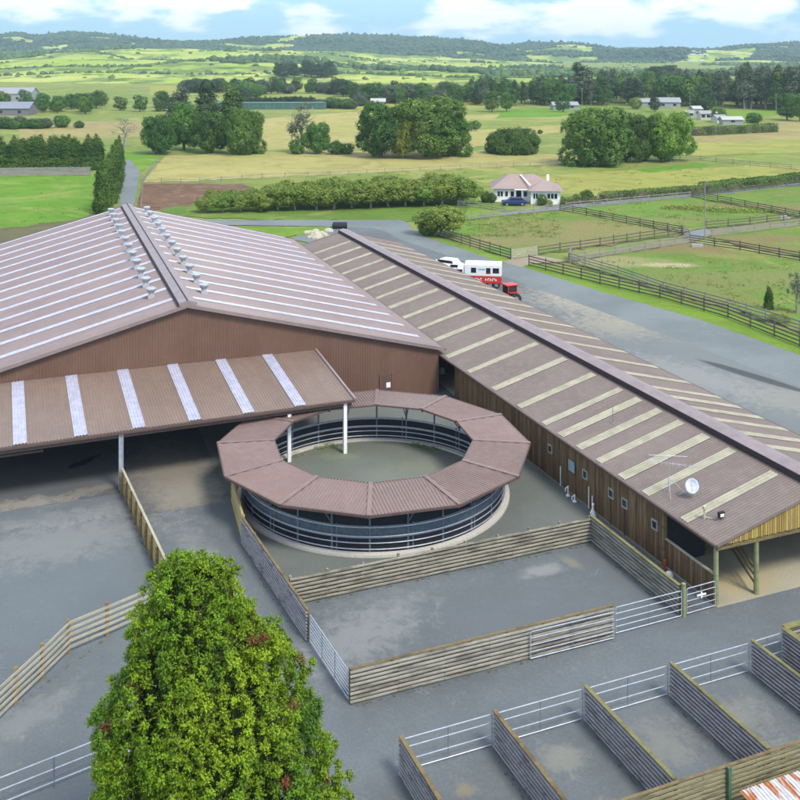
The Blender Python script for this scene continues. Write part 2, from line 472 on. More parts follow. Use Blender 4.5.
# ------------------------------------------------------------------ camera, light, sky
cam = bpy.data.cameras.new('camera'); cam_o = bpy.data.objects.new('camera', cam); COL.objects.link(cam_o)
cam_o.location = (0, 0, CAM_H); cam_o.rotation_euler = (math.pi/2, 0, 0)
cam.sensor_width = 36; cam.lens = 36*FPX/800; cam.shift_y = -(400-HZN)/800
cam.clip_start = .5; cam.clip_end = 30000
sc.camera = cam_o
sc.view_settings.view_transform = 'Standard'; sc.view_settings.look = 'None'
sc.view_settings.gamma = 1; sc.view_settings.use_curve_mapping = False
sc.view_settings.exposure = 1.06
sc.cycles.use_denoising = True
sc.cycles.max_bounces = 6; sc.cycles.volume_bounces = 1; sc.cycles.transparent_max_bounces = 8
sc.cycles.caustics_reflective = False; sc.cycles.caustics_refractive = False

SUN_EL, SUN_AZ = math.radians(52), math.radians(140)      # azimuth clockwise from +Y: behind the camera, to the right
sd = Vector((math.sin(SUN_AZ)*math.cos(SUN_EL), math.cos(SUN_AZ)*math.cos(SUN_EL), math.sin(SUN_EL)))
L = bpy.data.lights.new('sun', 'SUN'); L.energy = 1.8; L.angle = math.radians(15); L.color = (1, .93, .82)
Lo = bpy.data.objects.new('sun', L); COL.objects.link(Lo)
Lo.rotation_euler = sd.to_track_quat('Z', 'Y').to_euler(); Lo.location = (40, -40, 90)

wd = bpy.data.worlds.new('World'); sc.world = wd; wd.use_nodes = True
nt = wd.node_tree; bg = nt.nodes['Background']
sky = nt.nodes.new('ShaderNodeTexSky'); sky.sky_type = 'NISHITA'; sky.sun_disc = False
sky.sun_elevation = SUN_EL; sky.sun_rotation = SUN_AZ; sky.air_density = 1.0; sky.dust_density = .4; sky.ozone_density = 1.4
tc = nt.nodes.new('ShaderNodeTexCoord')
sep = nt.nodes.new('ShaderNodeSeparateXYZ'); nt.links.new(tc.outputs['Generated'], sep.inputs[0])
mpc = nt.nodes.new('ShaderNodeMapping'); mpc.inputs['Location'].default_value = (2.3, .4, .35); mpc.inputs['Scale'].default_value = (9, 9, 25)
nt.links.new(tc.outputs['Generated'], mpc.inputs[0])
cn = nt.nodes.new('ShaderNodeTexNoise'); cn.inputs['Scale'].default_value = 1.0; cn.inputs['Detail'].default_value = 6; cn.inputs['Roughness'].default_value = .52
nt.links.new(mpc.outputs[0], cn.inputs['Vector'])
cm = nt.nodes.new('ShaderNodeMapRange'); cm.interpolation_type = 'SMOOTHSTEP'; cm.inputs[1].default_value = .485; cm.inputs[2].default_value = .61
cm.inputs[4].default_value = .95
nt.links.new(cn.outputs['Fac'], cm.inputs[0])
cshade = nt.nodes.new('ShaderNodeMapRange'); cshade.inputs[1].default_value = .52; cshade.inputs[2].default_value = .72
nt.links.new(cn.outputs['Fac'], cshade.inputs[0])
low = nt.nodes.new('ShaderNodeMapRange'); low.inputs[1].default_value = 0.0; low.inputs[2].default_value = .35; nt.links.new(sep.outputs[2], low.inputs[0])
clo = mix(nt, cshade.outputs[0], (3.9, 4.0, 4.1), (2.9, 3.15, 3.5))
cloud = mix(nt, low.outputs[0], clo, (8.3, 8.35, 7.9))
clear = mix(nt, low.outputs[0], (1.15, 2.3, 3.25), mix(nt, 1.0, sky.outputs[0], (1.0, 1.0, 1.0), 'MULTIPLY'))
haze_b = nt.nodes.new('ShaderNodeMapRange'); haze_b.inputs[1].default_value = 0.0; haze_b.inputs[2].default_value = .03; haze_b.inputs[3].default_value = .3; haze_b.inputs[4].default_value = 0
nt.links.new(sep.outputs[2], haze_b.inputs[0])
clear = mix(nt, haze_b.outputs[0], clear, (2.5, 3.1, 3.5))
skyc = mix(nt, cm.outputs[0], clear, cloud)
nt.links.new(skyc, bg.inputs[0]); bg.inputs[1].default_value = .14

# ------------------------------------------------------------------ shared materials
M_ROOF = mat_roof('roof_brown', (.235, .18, .174), (.32, .27, .255), .42, .3, axis=1)
M_CANOPY = mat_roof('canopy_brown', (.215, .155, .122), (.28, .22, .185), .42, .35, axis=0)
M_RING = mat_roof('ring_roof_brown', (.208, .143, .126), (.265, .205, .18), .42, .4)
M_STABLE = mat_roof('stable_roof_brown', (.18, .140, .124), (.235, .20, .175), .6, .45, axis=1)
M_TRIM = mat_plain('trim_brown', (.10, .062, .052), .5, 0, .15)
M_RIDGE = mat_plain('ridge_lilac', (.25, .20, .20), .45, 0, .12, 1.5)
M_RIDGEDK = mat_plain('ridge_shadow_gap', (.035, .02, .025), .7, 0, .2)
M_CLAD = mat_roof('wall_brown', (.158, .088, .063), (.185, .112, .082), .45, .35, axis=0)
M_SKYL = mat_plain('skylight_white', (.41, .41, .50), .35, 0, .14, 2.5)
M_SKYLS = mat_plain('skylight_aged', (.32, .30, .215), .55, 0, .18, 1.5)
M_GALV = mat_plain('galvanised', (.42, .46, .52), .42, .35, .15, 4)
M_GALVD = mat_plain('galvanised_dull', (.17, .22, .28), .5, .3, .2, 4)
M_WHITE = mat_plain('white_paint', (.78, .78, .76), .5, 0, .06)
M_FRAMEW = mat_plain('window_frame_grey', (.33, .33, .31), .6, 0, .2)
M_BLACK = mat_plain('black_rubber', (.012, .013, .018), .75, 0, .4)
M_NET = mat_plain('grey_net', (.10, .125, .15), .8, 0, .25)
M_GLASS = mat_plain('dark_glass', (.02, .025, .03), .12, 0, .2)
M_CONC = mat_asphalt('concrete', (.34, .31, .25), (.44, .42, .36), [], .5)
M_KERB = mat_asphalt('kerb_concrete', (.50, .48, .43), (.60, .58, .53), [], .9)
T_GREY = mat_timber('timber_weathered', (.23, .22, .175), (.35, .33, .28), (.075, .065, .055), (.6, .6, 9), .75, sscale=1.1)
T_BACK = mat_timber('timber_lichened', (.215, .20, .15), (.31, .29, .225), (.075, .065, .05), (.6, .6, 8), .75, sscale=1.6)
T_DARK = mat_timber('timber_stained', (.25, .235, .235), (.38, .36, .37), (.07, .055, .065), (.5, .5, 2.5), .6, lo=.5, hi=.64, sscale=2.2, zst=1.6)
T_GAPSHADE = mat_plain('gap_shade_dark', (.045, .04, .042), .9, 0, .4)
T_REAR = mat_timber('timber_mossy_boards', (.19, .165, .085), (.27, .24, .13), (.06, .05, .03), (1, 1, 7), .7, sscale=1.8)
T_CAP = mat_timber('timber_cap', (.15, .11, .055), (.22, .17, .08), (.05, .035, .02), (1, 1, 1), .6)
T_MOSS = mat_timber('timber_mossy_cap', (.16, .145, .065), (.22, .20, .075), (.07, .06, .035), (1, 1, 1), .5)
T_NEW = mat_timber('timber_new', (.42, .33, .14), (.52, .43, .22), (.25, .18, .07), (1, 1, 3), .5)
T_PALE = mat_timber('timber_pale', (.34, .315, .225), (.44, .41, .31), (.18, .15, .10), (1, 1, 3), .4)
T_POST = mat_timber('timber_post', (.22, .15, .07), (.30, .21, .10), (.10, .06, .03), (1, 1, 1), .5)
T_GREEN = mat_timber('post_treated', (.21, .23, .11), (.28, .29, .15), (.10, .10, .05), (1, 1, .5), .4)
T_FENCE = mat_timber('fence_dark', (.10, .085, .07), (.15, .13, .11), (.05, .04, .035), (1, 1, 1), .5)
T_FENCEG = mat_timber('fence_grey', (.23, .215, .20), (.31, .29, .27), (.12, .11, .10), (1, 1, 1), .5)
M_SBOARD = mat_boards_vertical('stable_boards', [(.23, .145, .07), (.155, .095, .05), (.27, .18, .095), (.125, .078, .042), (.21, .14, .075)], 1, .2, stain_amt=.55)
M_GBOARD = mat_boards_vertical('gable_boards', [(.40, .29, .08), (.30, .20, .06), (.46, .36, .12), (.24, .15, .05), (.38, .30, .07)], 0, .15, (.06, .035, .015), .35)

# ------------------------------------------------------------------ ground sheets
def sheet(name, pts, z, m, mbbox=None, kind='structure'):
    mb = MB(); mb.add([(p[0], p[1], z) for p in pts], [tuple(range(len(pts)))])
    me = mesh_of(name, mb, m)
    me.update()
    o = bpy.data.objects.new(name, me); COL.objects.link(o); o['kind'] = kind
    if me.polygons and me.polygons[0].normal.z < 0:
        me.flip_normals()
    return o
def gpts(*uv): return [G(u, v)[:2] for u, v in uv]

A_DIRT = (.36, .32, .23)
GR_BASE = mat_grass('pasture', (.14, .235, .045), (.23, .27, .07), (.30, .30, .10), .008, .05, .42, .6, .6)
GR_TAN = mat_grass('dry_pasture', (.42, .37, .14), (.37, .34, .12), (.27, .28, .08), .02, .08, .5, .7, .5)
GR_BROWN = mat_grass('brown_pasture', (.33, .26, .12), (.37, .32, .13), (.22, .24, .07), .02, .06, .5, .68, .6)
GR_GOLD = mat_grass('golden_pasture', (.36, .34, .09), (.30, .32, .08), (.18, .25, .05), .02, .09, .5, .68, .5)
GR_MIX = mat_grass('mixed_pasture', (.19, .26, .055), (.24, .29, .07), (.33, .31, .11), .02, .09, .45, .65, .55)
GR_VIVID = mat_grass('vivid_grass', (.115, .26, .025), (.15, .30, .03), (.23, .28, .07), .03, .12, .45, .7, .6)
GR_LAWN = mat_grass('verge_grass', (.17, .29, .035), (.21, .31, .045), (.12, .21, .03), .06, .3, .45, .7, .5)
GR_ORCH = mat_grass('orchard_grass', (.10, .19, .03), (.16, .25, .045), (.22, .24, .07), .06, .3, .45, .7, .4)
B_BR = (.25, .17, .09)
def gs(u, v, rx, ry, a, col, am, soft=.5, na=1.2):
    x, y, _ = G(u, v); return (x, y, rx, ry, a, col, am, soft, na)
GR_PAD = mat_grass('paddock_grass', (.115, .23, .035), (.16, .275, .045), (.25, .215, .08), .05, .13, .45, .64, .65, stains=[
    gs(500, 240, 12, 5, .3, (.25, .21, .10), .55), gs(560, 225, 12, 5, .1, (.25, .22, .09), .6), gs(730, 280, 16, 5, .1, (.24, .22, .09), .6), gs(640, 222, 14, 3, .2, (.26, .22, .10), .6),
    gs(700, 248, 16, 4, -.1, B_BR, .85), gs(600, 262, 9, 3.5, 0, (.36, .31, .16), .8), gs(668, 266, 3, 1.2, 0, (.48, .42, .26), .9),
    gs(775, 208, 13, 3.5, -.2, B_BR, .8), gs(760, 240, 8, 4, .1, B_BR, .8), gs(600, 232, 14, 6, 0, (.30, .23, .11), .7),
    gs(545, 240, 14, 3, .4, (.27, .22, .10), .7), gs(610, 245, 10, 3, .1, (.30, .22, .12), .8),
    gs(640, 295, 12, 2, -.5, (.24, .19, .10), .6)])
GR_TUFT = mat_grass('rushes', (.12, .20, .035), (.16, .24, .04), (.24, .22, .07), .2, .8, .4, .6, .6)
EARTH = mat_grass('bare_earth', (.155, .085, .055), (.20, .12, .08), (.27, .19, .12), .08, .3, .45, .65, .7)
DARKEARTH = mat_grass('verge_scrub', (.17, .15, .08), (.13, .12, .07), (.10, .14, .04), .1, .5, .45, .65, .7)

sheet('ground', [(-3500, -200), (3500, -200), (3500, 4650), (-3500, 4650)], 0, GR_BASE)
zl = [0.004]
def field(name, m, *uv):
    zl[0] += .004
    rnd = random.Random(int(zl[0]*1e5)); out = []
    for (a, b_) in zip(uv, uv[1:]+uv[:1]):
        n = max(1, int(max(abs(a[0]-b_[0])/7, abs(a[1]-b_[1])/3)))
        for k in range(n):
            f_ = k/n; j_ = .0 if k == 0 else 1.0
            v_ = a[1]+(b_[1]-a[1])*f_
            out.append((a[0]+(b_[0]-a[0])*f_+rnd.gauss(0, .7)*j_, v_+rnd.gauss(0, .004)*j_*(v_-HZN)))
    return sheet(name, gpts(*out), zl[0], m)
# far fields
field('far_field', GR_GOLD, (150, 86), (330, 84), (340, 92), (150, 95))
field('far_field', GR_MIX, (170, 95), (480, 92), (500, 100), (180, 101))
field('far_field', GR_BROWN, (20, 123), (142, 121), (142, 137), (20, 139))
field('far_field', GR_GOLD, (330, 103), (480, 101), (520, 108), (300, 112))
field('far_field', GR_TAN, (258, 119), (352, 112), (480, 115), (560, 112), (600, 125), (470, 148), (260, 150))
field('far_field', GR_MIX, (470, 119), (590, 116), (600, 123), (470, 130))
field('far_field', GR_VIVID, (505, 110), (592, 107), (596, 115), (495, 119))
field('far_field', GR_BROWN, (695, 131), (812, 119), (830, 140), (690, 149))
field('far_field', GR_GOLD, (690, 143), (860, 138), (870, 151), (690, 156))
field('far_field', GR_LAWN, (715, 112), (800, 108), (800, 114), (720, 119))
field('dry_field', GR_TAN, (142, 183), (166, 156), (330, 151), (480, 150), (620, 157), (604, 163), (530, 166), (262, 178))
field('mixed_field', GR_MIX, (250, 186), (262, 178.4), (530, 166.4), (604, 163.4), (700, 158), (860, 150), (1000, 165), (1000, 175), (800, 180), (600, 203), (300, 204))
field('golden_field', GR_GOLD, (470, 181), (620, 171), (830, 164), (850, 171), (600, 194), (560, 192))
field('rough_pasture', GR_VIVID, (628, 170), (700, 163.5), (722, 166), (650, 173))
field('left_field', GR_VIVID, (-120, 176), (95, 176), (118, 214), (90, 240), (-140, 248))
field('roadside_field', GR_VIVID, (121, 152), (166, 153), (141, 172), (122, 172))
field('hedge_strip', DARKEARTH, (-140, 246), (60, 222), (122, 208), (126, 220), (60, 250), (-140, 275))
field('bare_paddock', EARTH, (143, 184), (243, 184), (256, 190), (240, 199), (200, 209), (136, 211))
field('orchard_grass', GR_ORCH, (200, 204), (474, 196), (482, 214), (420, 221), (300, 221), (170, 217), (160, 210))
field('lawn', GR_LAWN, (462, 219), (470, 206), (488, 203), (520, 208), (505, 212), (468, 220))
field('green_strip', GR_LAWN, (190, 228), (330, 227), (330, 233), (200, 245))
# paddocks beside the road
PADDOCKS = [((437, 236), (463, 222), (480, 219), (560, 211), (682, 235), (640, 241), (511, 259)),
            ((566, 209), (690, 198), (800, 218), (820, 221), (820, 221), (706, 229), (682, 232.5)),
            ((694, 197), (800, 186.5), (860, 181), (900, 228), (800, 217.5)),
            ((571, 263), (691, 243.5), (800, 262), (900, 282), (900, 365), (800, 333), (730, 310), (663, 292)),
            ((722, 234), (802, 226), (900, 236), (900, 277), (800, 257), (708, 240))]
for q in PADDOCKS: field('paddock', GR_PAD, *q)
sheet('verge', gpts((426, 237.5), (437, 237.5), (511, 260), (501, 263)), .06, GR_LAWN)
sheet('verge', gpts((521, 267), (531, 264), (662, 295), (730, 312.5), (800, 336), (960, 390), (960, 418), (800, 356), (700, 320.5), (600, 292)), .06, GR_LAWN)

# sealed yard and road
def fs(t, s, rx, ry, a, col, am, soft=.5, na=1.0):
    x, y, _ = W(t, s); return (x, y, rx, ry, a+ANG, col, am, soft, na)
DUST = (.21, .215, .20); PALE = (.26, .265, .25)
stains = [fs(60, 76, 8.5, 32, -.12, (.165, .182, .178), .75, .4, .6), fs(4, 54, 7, 6, 0, (.118, .142, .152), .5, .6, 1.2), fs(22, 44, 8, 3, 0, (.10, .112, .115), .5, .6, 1.2), fs(61, 92, 3.6, 8, .5, A_DIRT, .6, .7, 1.8), fs(58, 86, 3.2, 4.5, .6, (.32, .285, .20), .55, .7, 1.8), fs(61, 99, 3, 4, .2, A_DIRT, .5, .7, 1.8),
          fs(63, 80, 2.6, 3.5, .2, DUST, .6), fs(66, 69, 3, 2.5, .1, PALE, .7), fs(55, 70, 2.5, 7, .3, PALE, .6, .6, 1.6), fs(59, 62, 3, 4, .4, (.25, .24, .20), .6),
          (30.2, 85.6, .65, 5.4, .62, (.05, .052, .058), .85, .16, .12),
          fs(61.5, 112, 2.5, 8, .1, (.30, .25, .17), .7), fs(16, 45, 3.5, 1.6, .5, PALE, .5, .7, 1.9), fs(27, 47, 1.2, .5, 0, PALE, .6),
          fs(28.6, 33.6, 1.3, 1.0, 0, (.25, .24, .195), .42, .8, 2.1), fs(24.7, 33.5, 1.4, 1.1, .3, (.25, .24, .195), .42, .8, 2.1), fs(29.6, 31, 1.1, .8, 0, (.25, .24, .195), .42, .8, 2.1),
          fs(20.6, 34.2, .9, .7, 0, (.26, .25, .2), .5, .5, 1.4), fs(16.3, 34.1, .35, .3, 0, (.24, .19, .10), .6, .6, 1.4), fs(16.8, 31.9, .4, .6, 0, (.24, .19, .10), .5, .6, 1.4), fs(20.3, 31.3, .8, .5, 0, (.28, .24, .16), .5, .5, 1.4),
          fs(28.9, 47.0, .3, .7, .2, (.24, .21, .13), .5, .6, 1.4), fs(10.5, 50, 1.0, 9, .06, DUST, .6, .6, 1.1), fs(3.5, 60, 5, 2.2, .1, DUST, .6, .6, 1.8),
          fs(1, 44.6, 2.2, .8, .6, PALE, .35, .6, 1.4), fs(4, 62.8, 4.5, .9, -.05, PALE, .3, .6, 1.8)]
ASPH = mat_asphalt('asphalt', (.112, .127, .133), (.165, .18, .183), stains, .75)
ASPH_G = mat_asphalt('fine_gravel', (.122, .134, .122), (.165, .178, .158), [fs(24, 58, 3, .6, .1, (.13, .16, .07), .35), fs(21, 64.5, 6.6, 5.5, 0, (.125, .135, .125), .5, .4, .5)], .4)
ROADM = mat_asphalt('road_seal', (.152, .172, .172), (.215, .235, .232), [], .6)
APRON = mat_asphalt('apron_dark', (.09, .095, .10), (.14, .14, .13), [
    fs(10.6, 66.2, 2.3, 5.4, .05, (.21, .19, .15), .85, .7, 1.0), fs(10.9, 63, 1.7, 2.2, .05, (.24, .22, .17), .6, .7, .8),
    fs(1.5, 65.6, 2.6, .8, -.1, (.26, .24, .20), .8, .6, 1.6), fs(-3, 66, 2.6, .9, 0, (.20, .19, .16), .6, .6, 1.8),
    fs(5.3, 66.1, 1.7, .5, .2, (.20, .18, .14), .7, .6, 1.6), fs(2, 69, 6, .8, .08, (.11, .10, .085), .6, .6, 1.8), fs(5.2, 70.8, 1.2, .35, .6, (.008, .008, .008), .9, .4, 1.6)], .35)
yard = [W(-70, 8)[:2], W(110, 8)[:2]] + gpts((960, 418), (800, 356), (700, 320.5), (600, 292), (521, 267), (501, 263), (426, 237.5), (410, 229), (408, 223)) + \
       gpts((400, 221)) + gpts((345, 226), (330, 228), (326, 240)) + [W(34, 128)[:2], W(-10, 128)[:2], W(-12, 66)[:2], W(-70, 66)[:2]]
sheet('yard', yard, .09, ASPH)
sheet('road', gpts((800, 356), (700, 320.5), (600, 292), (521, 267), (501, 263), (426, 237.5), (412, 230), (408, 223), (400, 220.5), (218, 220.5), (150, 219.5),
                   (150, 223), (218, 225.5), (330, 227), (372, 228.5), (384, 231.5), (400, 240), (455, 259), (530, 287), (600, 312), (690, 345), (800, 388), (960, 460), (960, 418)), .094, ROADM)
sheet('entrance_track', gpts((502, 262.8), (512, 259.5), (538, 256), (570, 262), (531, 264.5), (522, 268)), .098, mat_asphalt('track', (.26, .22, .15), (.32, .28, .2), [], .6))
sheet('lane', gpts((455, 222), (463, 219.5), (478, 216), (560, 206.5), (690, 195), (800, 182), (900, 171), (900, 176), (800, 186), (690, 198), (565, 209.5), (480, 218.5)), .07, ROADM)
sheet('farm_track', gpts((540, 208), (552, 205), (560, 206.5), (545, 209)), .074, ROADM)
sheet('lane', gpts((571, 258), (690, 236), (706, 230), (800, 219.5), (900, 209), (900, 222), (802, 225.5), (712, 236), (691, 243), (572, 262)), .07,
      mat_grass('lane_surface', (.20, .21, .09), (.25, .22, .13), (.26, .26, .2), .06, .3, .45, .7, .6))
sheet('farm_track', gpts((683, 233.5), (706, 228.5), (712, 234), (692, 240)), .074, ROADM)
sheet('farm_road', gpts((118, 214), (124, 172), (126, 160), (130, 160), (140, 172), (133, 214)), .07, ROADM)
sheet('pond_edge', gpts((292, 240), (300, 233), (330, 231), (336, 236), (326, 246)), .08, ROADM)
# apron under the canopy, pen surfaces, stable slab
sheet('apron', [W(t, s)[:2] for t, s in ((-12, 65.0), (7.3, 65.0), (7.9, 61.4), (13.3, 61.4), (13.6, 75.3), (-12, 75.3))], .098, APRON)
sheet('arena_surface', [W(t, s)[:2] for t, s in ((12.75, 56), (13.5, 48.7), (31.2, 48.7), (33.3, 50.5), (33.3, 72), (32.8, 75.2), (13.6, 75.2), (13.4, 61.4))], .098, ASPH_G)

# ------------------------------------------------------------------ sheet metal helpers
def corr(mb, x0, x1, top, bot, pitch=.19, depth=.028, up=(0, 0, 1)):
    """ribbed sheet between two edges; ribs run from top(x) to bot(x)"""
    up = Vector(up); prof = []
    n = max(1, round((x1-x0)/pitch)); p = (x1-x0)/n
    for i in range(n):
        b0 = x0+i*p
        prof += [(b0, 0), (b0+.52*p, 0), (b0+.62*p, 1), (b0+.9*p, 1)]
    prof.append((x1, 0))
    vs, fs = [], []
    for x, h in prof:
        vs.append(Vector(top(x))+up*depth*h); vs.append(Vector(bot(x))+up*depth*h)
    for i in range(len(prof)-1):
        fs.append((2*i, 2*i+1, 2*i+3, 2*i+2))
    mb.add(vs, fs); return mb

# ------------------------------------------------------------------ the big shed
SH_W, SH_L, SH_R, SH_E = 20.25, 49.5, 9.1, 3.85
slope = (SH_R-SH_E)/SH_W
shed = thing('riding_arena_shed', 'large brown steel shed with white striped gable roof and two rows of ridge vents', 'shed', W(12.9, 74.9), 'l', rot=ANG-.027)
y0r, y1r = -.35, SH_L+.3
def zr(x): return SH_R-abs(x)*slope
for sgn in (-1, 1):
    xe = (SH_W+.35)*sgn
    mb = MB()
    corr(mb, y0r, y1r, lambda y: (0, y, SH_R), lambda y: (xe, y, zr(xe)), .2, .03)
    rf = part('roof', mb, M_ROOF, shed)
    for k in range(14):
        yc = 2.6+k*3.62
        mb = MB(); xa, xb = .75*sgn, (SH_W-.75)*sgn
        corr(mb, yc-.33, yc+.33, lambda y: (xa, y, zr(xa)+.04), lambda y: (xb, y, zr(xb)+.04), .2, .03)
        part('skylight', mb, M_SKYL, rf)
    mb = MB(); mb.beam((xe+.06*sgn, y0r, zr(xe)-.07), (xe+.06*sgn, y1r, zr(xe)-.07), .14, .14)
    part('gutter', mb, M_TRIM, shed)
    for yy in (y0r-.02, y1r+.02):
        mb = MB(); mb.beam((0, yy, SH_R-.04), (xe, yy, zr(xe)-.04), .05, .26)
        part('barge_board', mb, M_ROOF if yy < 0 else M_TRIM, shed)
    mb = MB(); xw = SH_W*sgn
    corr(mb, 0, SH_L, lambda y: (xw, y, zr(xw)-.05), lambda y: (xw, y, 0), .2, .03, (sgn, 0, 0))
    part('side_wall', mb, M_CLAD, shed)
mb = MB(); corr(mb, -SH_W, SH_W, lambda x: (x, 0, zr(x)-.06), lambda x: (x, 0, 0), .2, .02, (0, -1, 0))
fw = part('gable_wall', mb, M_CLAD, shed)
mb = MB(); corr(mb, -SH_W, SH_W, lambda x: (x, SH_L, zr(x)-.06), lambda x: (x, SH_L, 0), .2, .03, (0, 1, 0)); part('gable_wall', mb, M_CLAD, shed)
# raised ridge ventilator
mb = MB(); ya, yb = y0r-.05, y1r
mb.add([(-.62, ya, SH_R-.02), (-.62, ya, SH_R+.2), (0, ya, SH_R+.36), (.62, ya, SH_R+.2), (.62, ya, SH_R-.02),
        (-.62, yb, SH_R-.02), (-.62, yb, SH_R+.2), (0, yb, SH_R+.36), (.62, yb, SH_R+.2), (.62, yb, SH_R-.02)],
       [(0, 1, 6, 5), (1, 2, 7, 6), (2, 3, 8, 7), (3, 4, 9, 8), (4, 3, 2, 1, 0), (5, 6, 7, 8, 9)])
rc = part('ridge_cap', mb, M_RIDGE, shed)
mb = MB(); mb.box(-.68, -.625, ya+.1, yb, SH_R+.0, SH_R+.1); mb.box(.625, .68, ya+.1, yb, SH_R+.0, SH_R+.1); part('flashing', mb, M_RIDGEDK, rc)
mb = MB(); mb.box(-.05, .05, ya, yb, SH_R+.352, SH_R+.385); part('cap_seam', mb, M_RIDGEDK, rc)
# small door with a lit window
mb = MB(); xd = 15.7
mb.box(xd-.45, xd+.45, -.1, -.04, 0, 2.05); dr = part('door', mb, M_TRIM, shed)
mb = MB(); mb.box(xd-.02, xd+.33, -.125, -.1, 1.1, 1.5); part('window', mb, M_WHITE, dr)
mb = MB(); mb.box(xd-.56, xd-.46, -.12, -.04, 0, 2.15); mb.box(xd+.46, xd+.56, -.12, -.04, 0, 2.15); part('door_frame', mb, M_CLAD, shed)
# turbine vents: rotors on square throats, one mesh copied
def vent_meshes():
    m1 = MB(); m1.box(-.25, .25, -.25, .25, -.15, .22); m1.tube((0, 0, .2), (0, 0, .42), .2, .2, 12)
    m2 = MB(); rings = []
    for z, r in ((.4, .2), (.5, .27), (.64, .38), (.76, .4), (.84, .3), (.87, .06)):
        rings.append([(r*math.cos(2*math.pi*i/16)*(1+.05*(i % 2)), r*math.sin(2*math.pi*i/16)*(1+.05*(i % 2)), z) for i in range(16)])
    m2.loft(rings)
    return mesh_of('vent_throat', m1, M_RV), mesh_of('vent_rotor', m2, M_RV2)
M_RV = mat_plain('vent_base_metal', (.45, .46, .48), .5, .2, .1); M_RV2 = mat_plain('vent_metal', (.52, .56, .58), .32, .6, .1)
vt, vr = vent_meshes()
for sgn in (-1, 1):
    for k in range(12):
        yy = 5.0+k*3.8+(RNG.uniform(-.1, .1))
        x = 2.05*sgn
        b = bpy.data.objects.new('roof_vent', vt); COL.objects.link(b); b.parent = shed; b.location = (x, yy, zr(x))
        r = bpy.data.objects.new('rotor', vr); COL.objects.link(r); r.parent = b

# ------------------------------------------------------------------ canopy in front of the shed
can = thing('lean_to_canopy', 'brown ribbed canopy roof with white skylight strips in front of the big shed gable', 'canopy', (7, 65.6))
TZ, BZ, ST, SB = 4.72, 3.82, 75.15, 65.45
def cz(s): return BZ+(TZ-BZ)*(s-SB)/(ST-SB)
mb = MB(); corr(mb, -9, 22.72, lambda t: (t, ST, TZ), lambda t: (t, SB, BZ), .2, .026); rf = part('roof', mb, M_CANOPY, can)
for k in range(-2, 6):
    tc_ = 1.15+3.56*k
    mb = MB(); corr(mb, tc_-.4, tc_+.4, lambda t: (t, ST-.1, cz(ST-.1)+.05), lambda t: (t, SB+.05, cz(SB+.05)+.05), .2, .035)
    part('skylight', mb, M_SKYL, rf)
mb = MB(); mb.beam((-9, SB-.08, BZ-.08), (22.78, SB-.08, BZ-.08), .13, .15); part('gutter', mb, M_TRIM, can)
mb = MB(); mb.beam((22.8, SB-.1, BZ+.02), (22.8, ST, TZ+.02), .16, .2); part('barge_board', mb, M_RIDGE, can)
mb = MB(); mb.beam((-9, SB+.12, BZ-.3), (22.6, SB+.12, BZ-.3), .1, .26); part('front_beam', mb, M_TRIM, can)
for i in range(5):
    s = SB+1.2+i*2.0
    mb = MB(); mb.beam((-9, s, cz(s)-.12), (22.6, s, cz(s)-.12), .07, .16); part('purlin', mb, M_GALVD, can)
for t, s in ((7.13, 65.53), (18.18, 65.66), (22.14, 65.6)):
    mb = MB(); mb.beam((t, s, .05), (t, s, BZ-.17), .24, .22)
    if t < 8:
        mb = MB(); mb.box(t-.14, t-.1, s-.12, s+.12, .05, BZ-.17); mb.box(t+.1, t+.14, s-.12, s+.12, .05, BZ-.17); mb.box(t-.1, t+.1, s-.02, s+.02, .05, BZ-.17)
    pm = part('post', mb, M_WHITE if t > 8 else M_GALV, can)
for t in (-6, -2.6, 3.5, 7.13, 12.5, 18.18, 22.14):
    mb = MB(); mb.beam((t, SB+.1, BZ-.32), (t, ST-.1, TZ-.3), .12, .22); part('rafter', mb, M_GALVD, can)
# lower brown roof tucked under the left end of the canopy
lw = thing('low_shelter_roof', 'low brown ribbed roof edge tucked under the left end of the canopy', 'shelter', (-3, 67.6))
mb = MB(); corr(mb, -12, 2.5, lambda t: (t, 69.8, 3.5), lambda t: (t, 66.15, 3.12), .2, .035); part('roof', mb, M_CANOPY, lw)
mb = MB(); mb.beam((-12, 66.1, 3.05), (2.5, 66.1, 3.05), .08, .14); part('gutter', mb, M_TRIM, lw)
for t in (-10, -6):
    for s in (66.5, 69.6):
        mb = MB(); mb.beam((t, s, .1), (t, s, 3.0), .12, .12); part('post', mb, M_GALVD, lw)

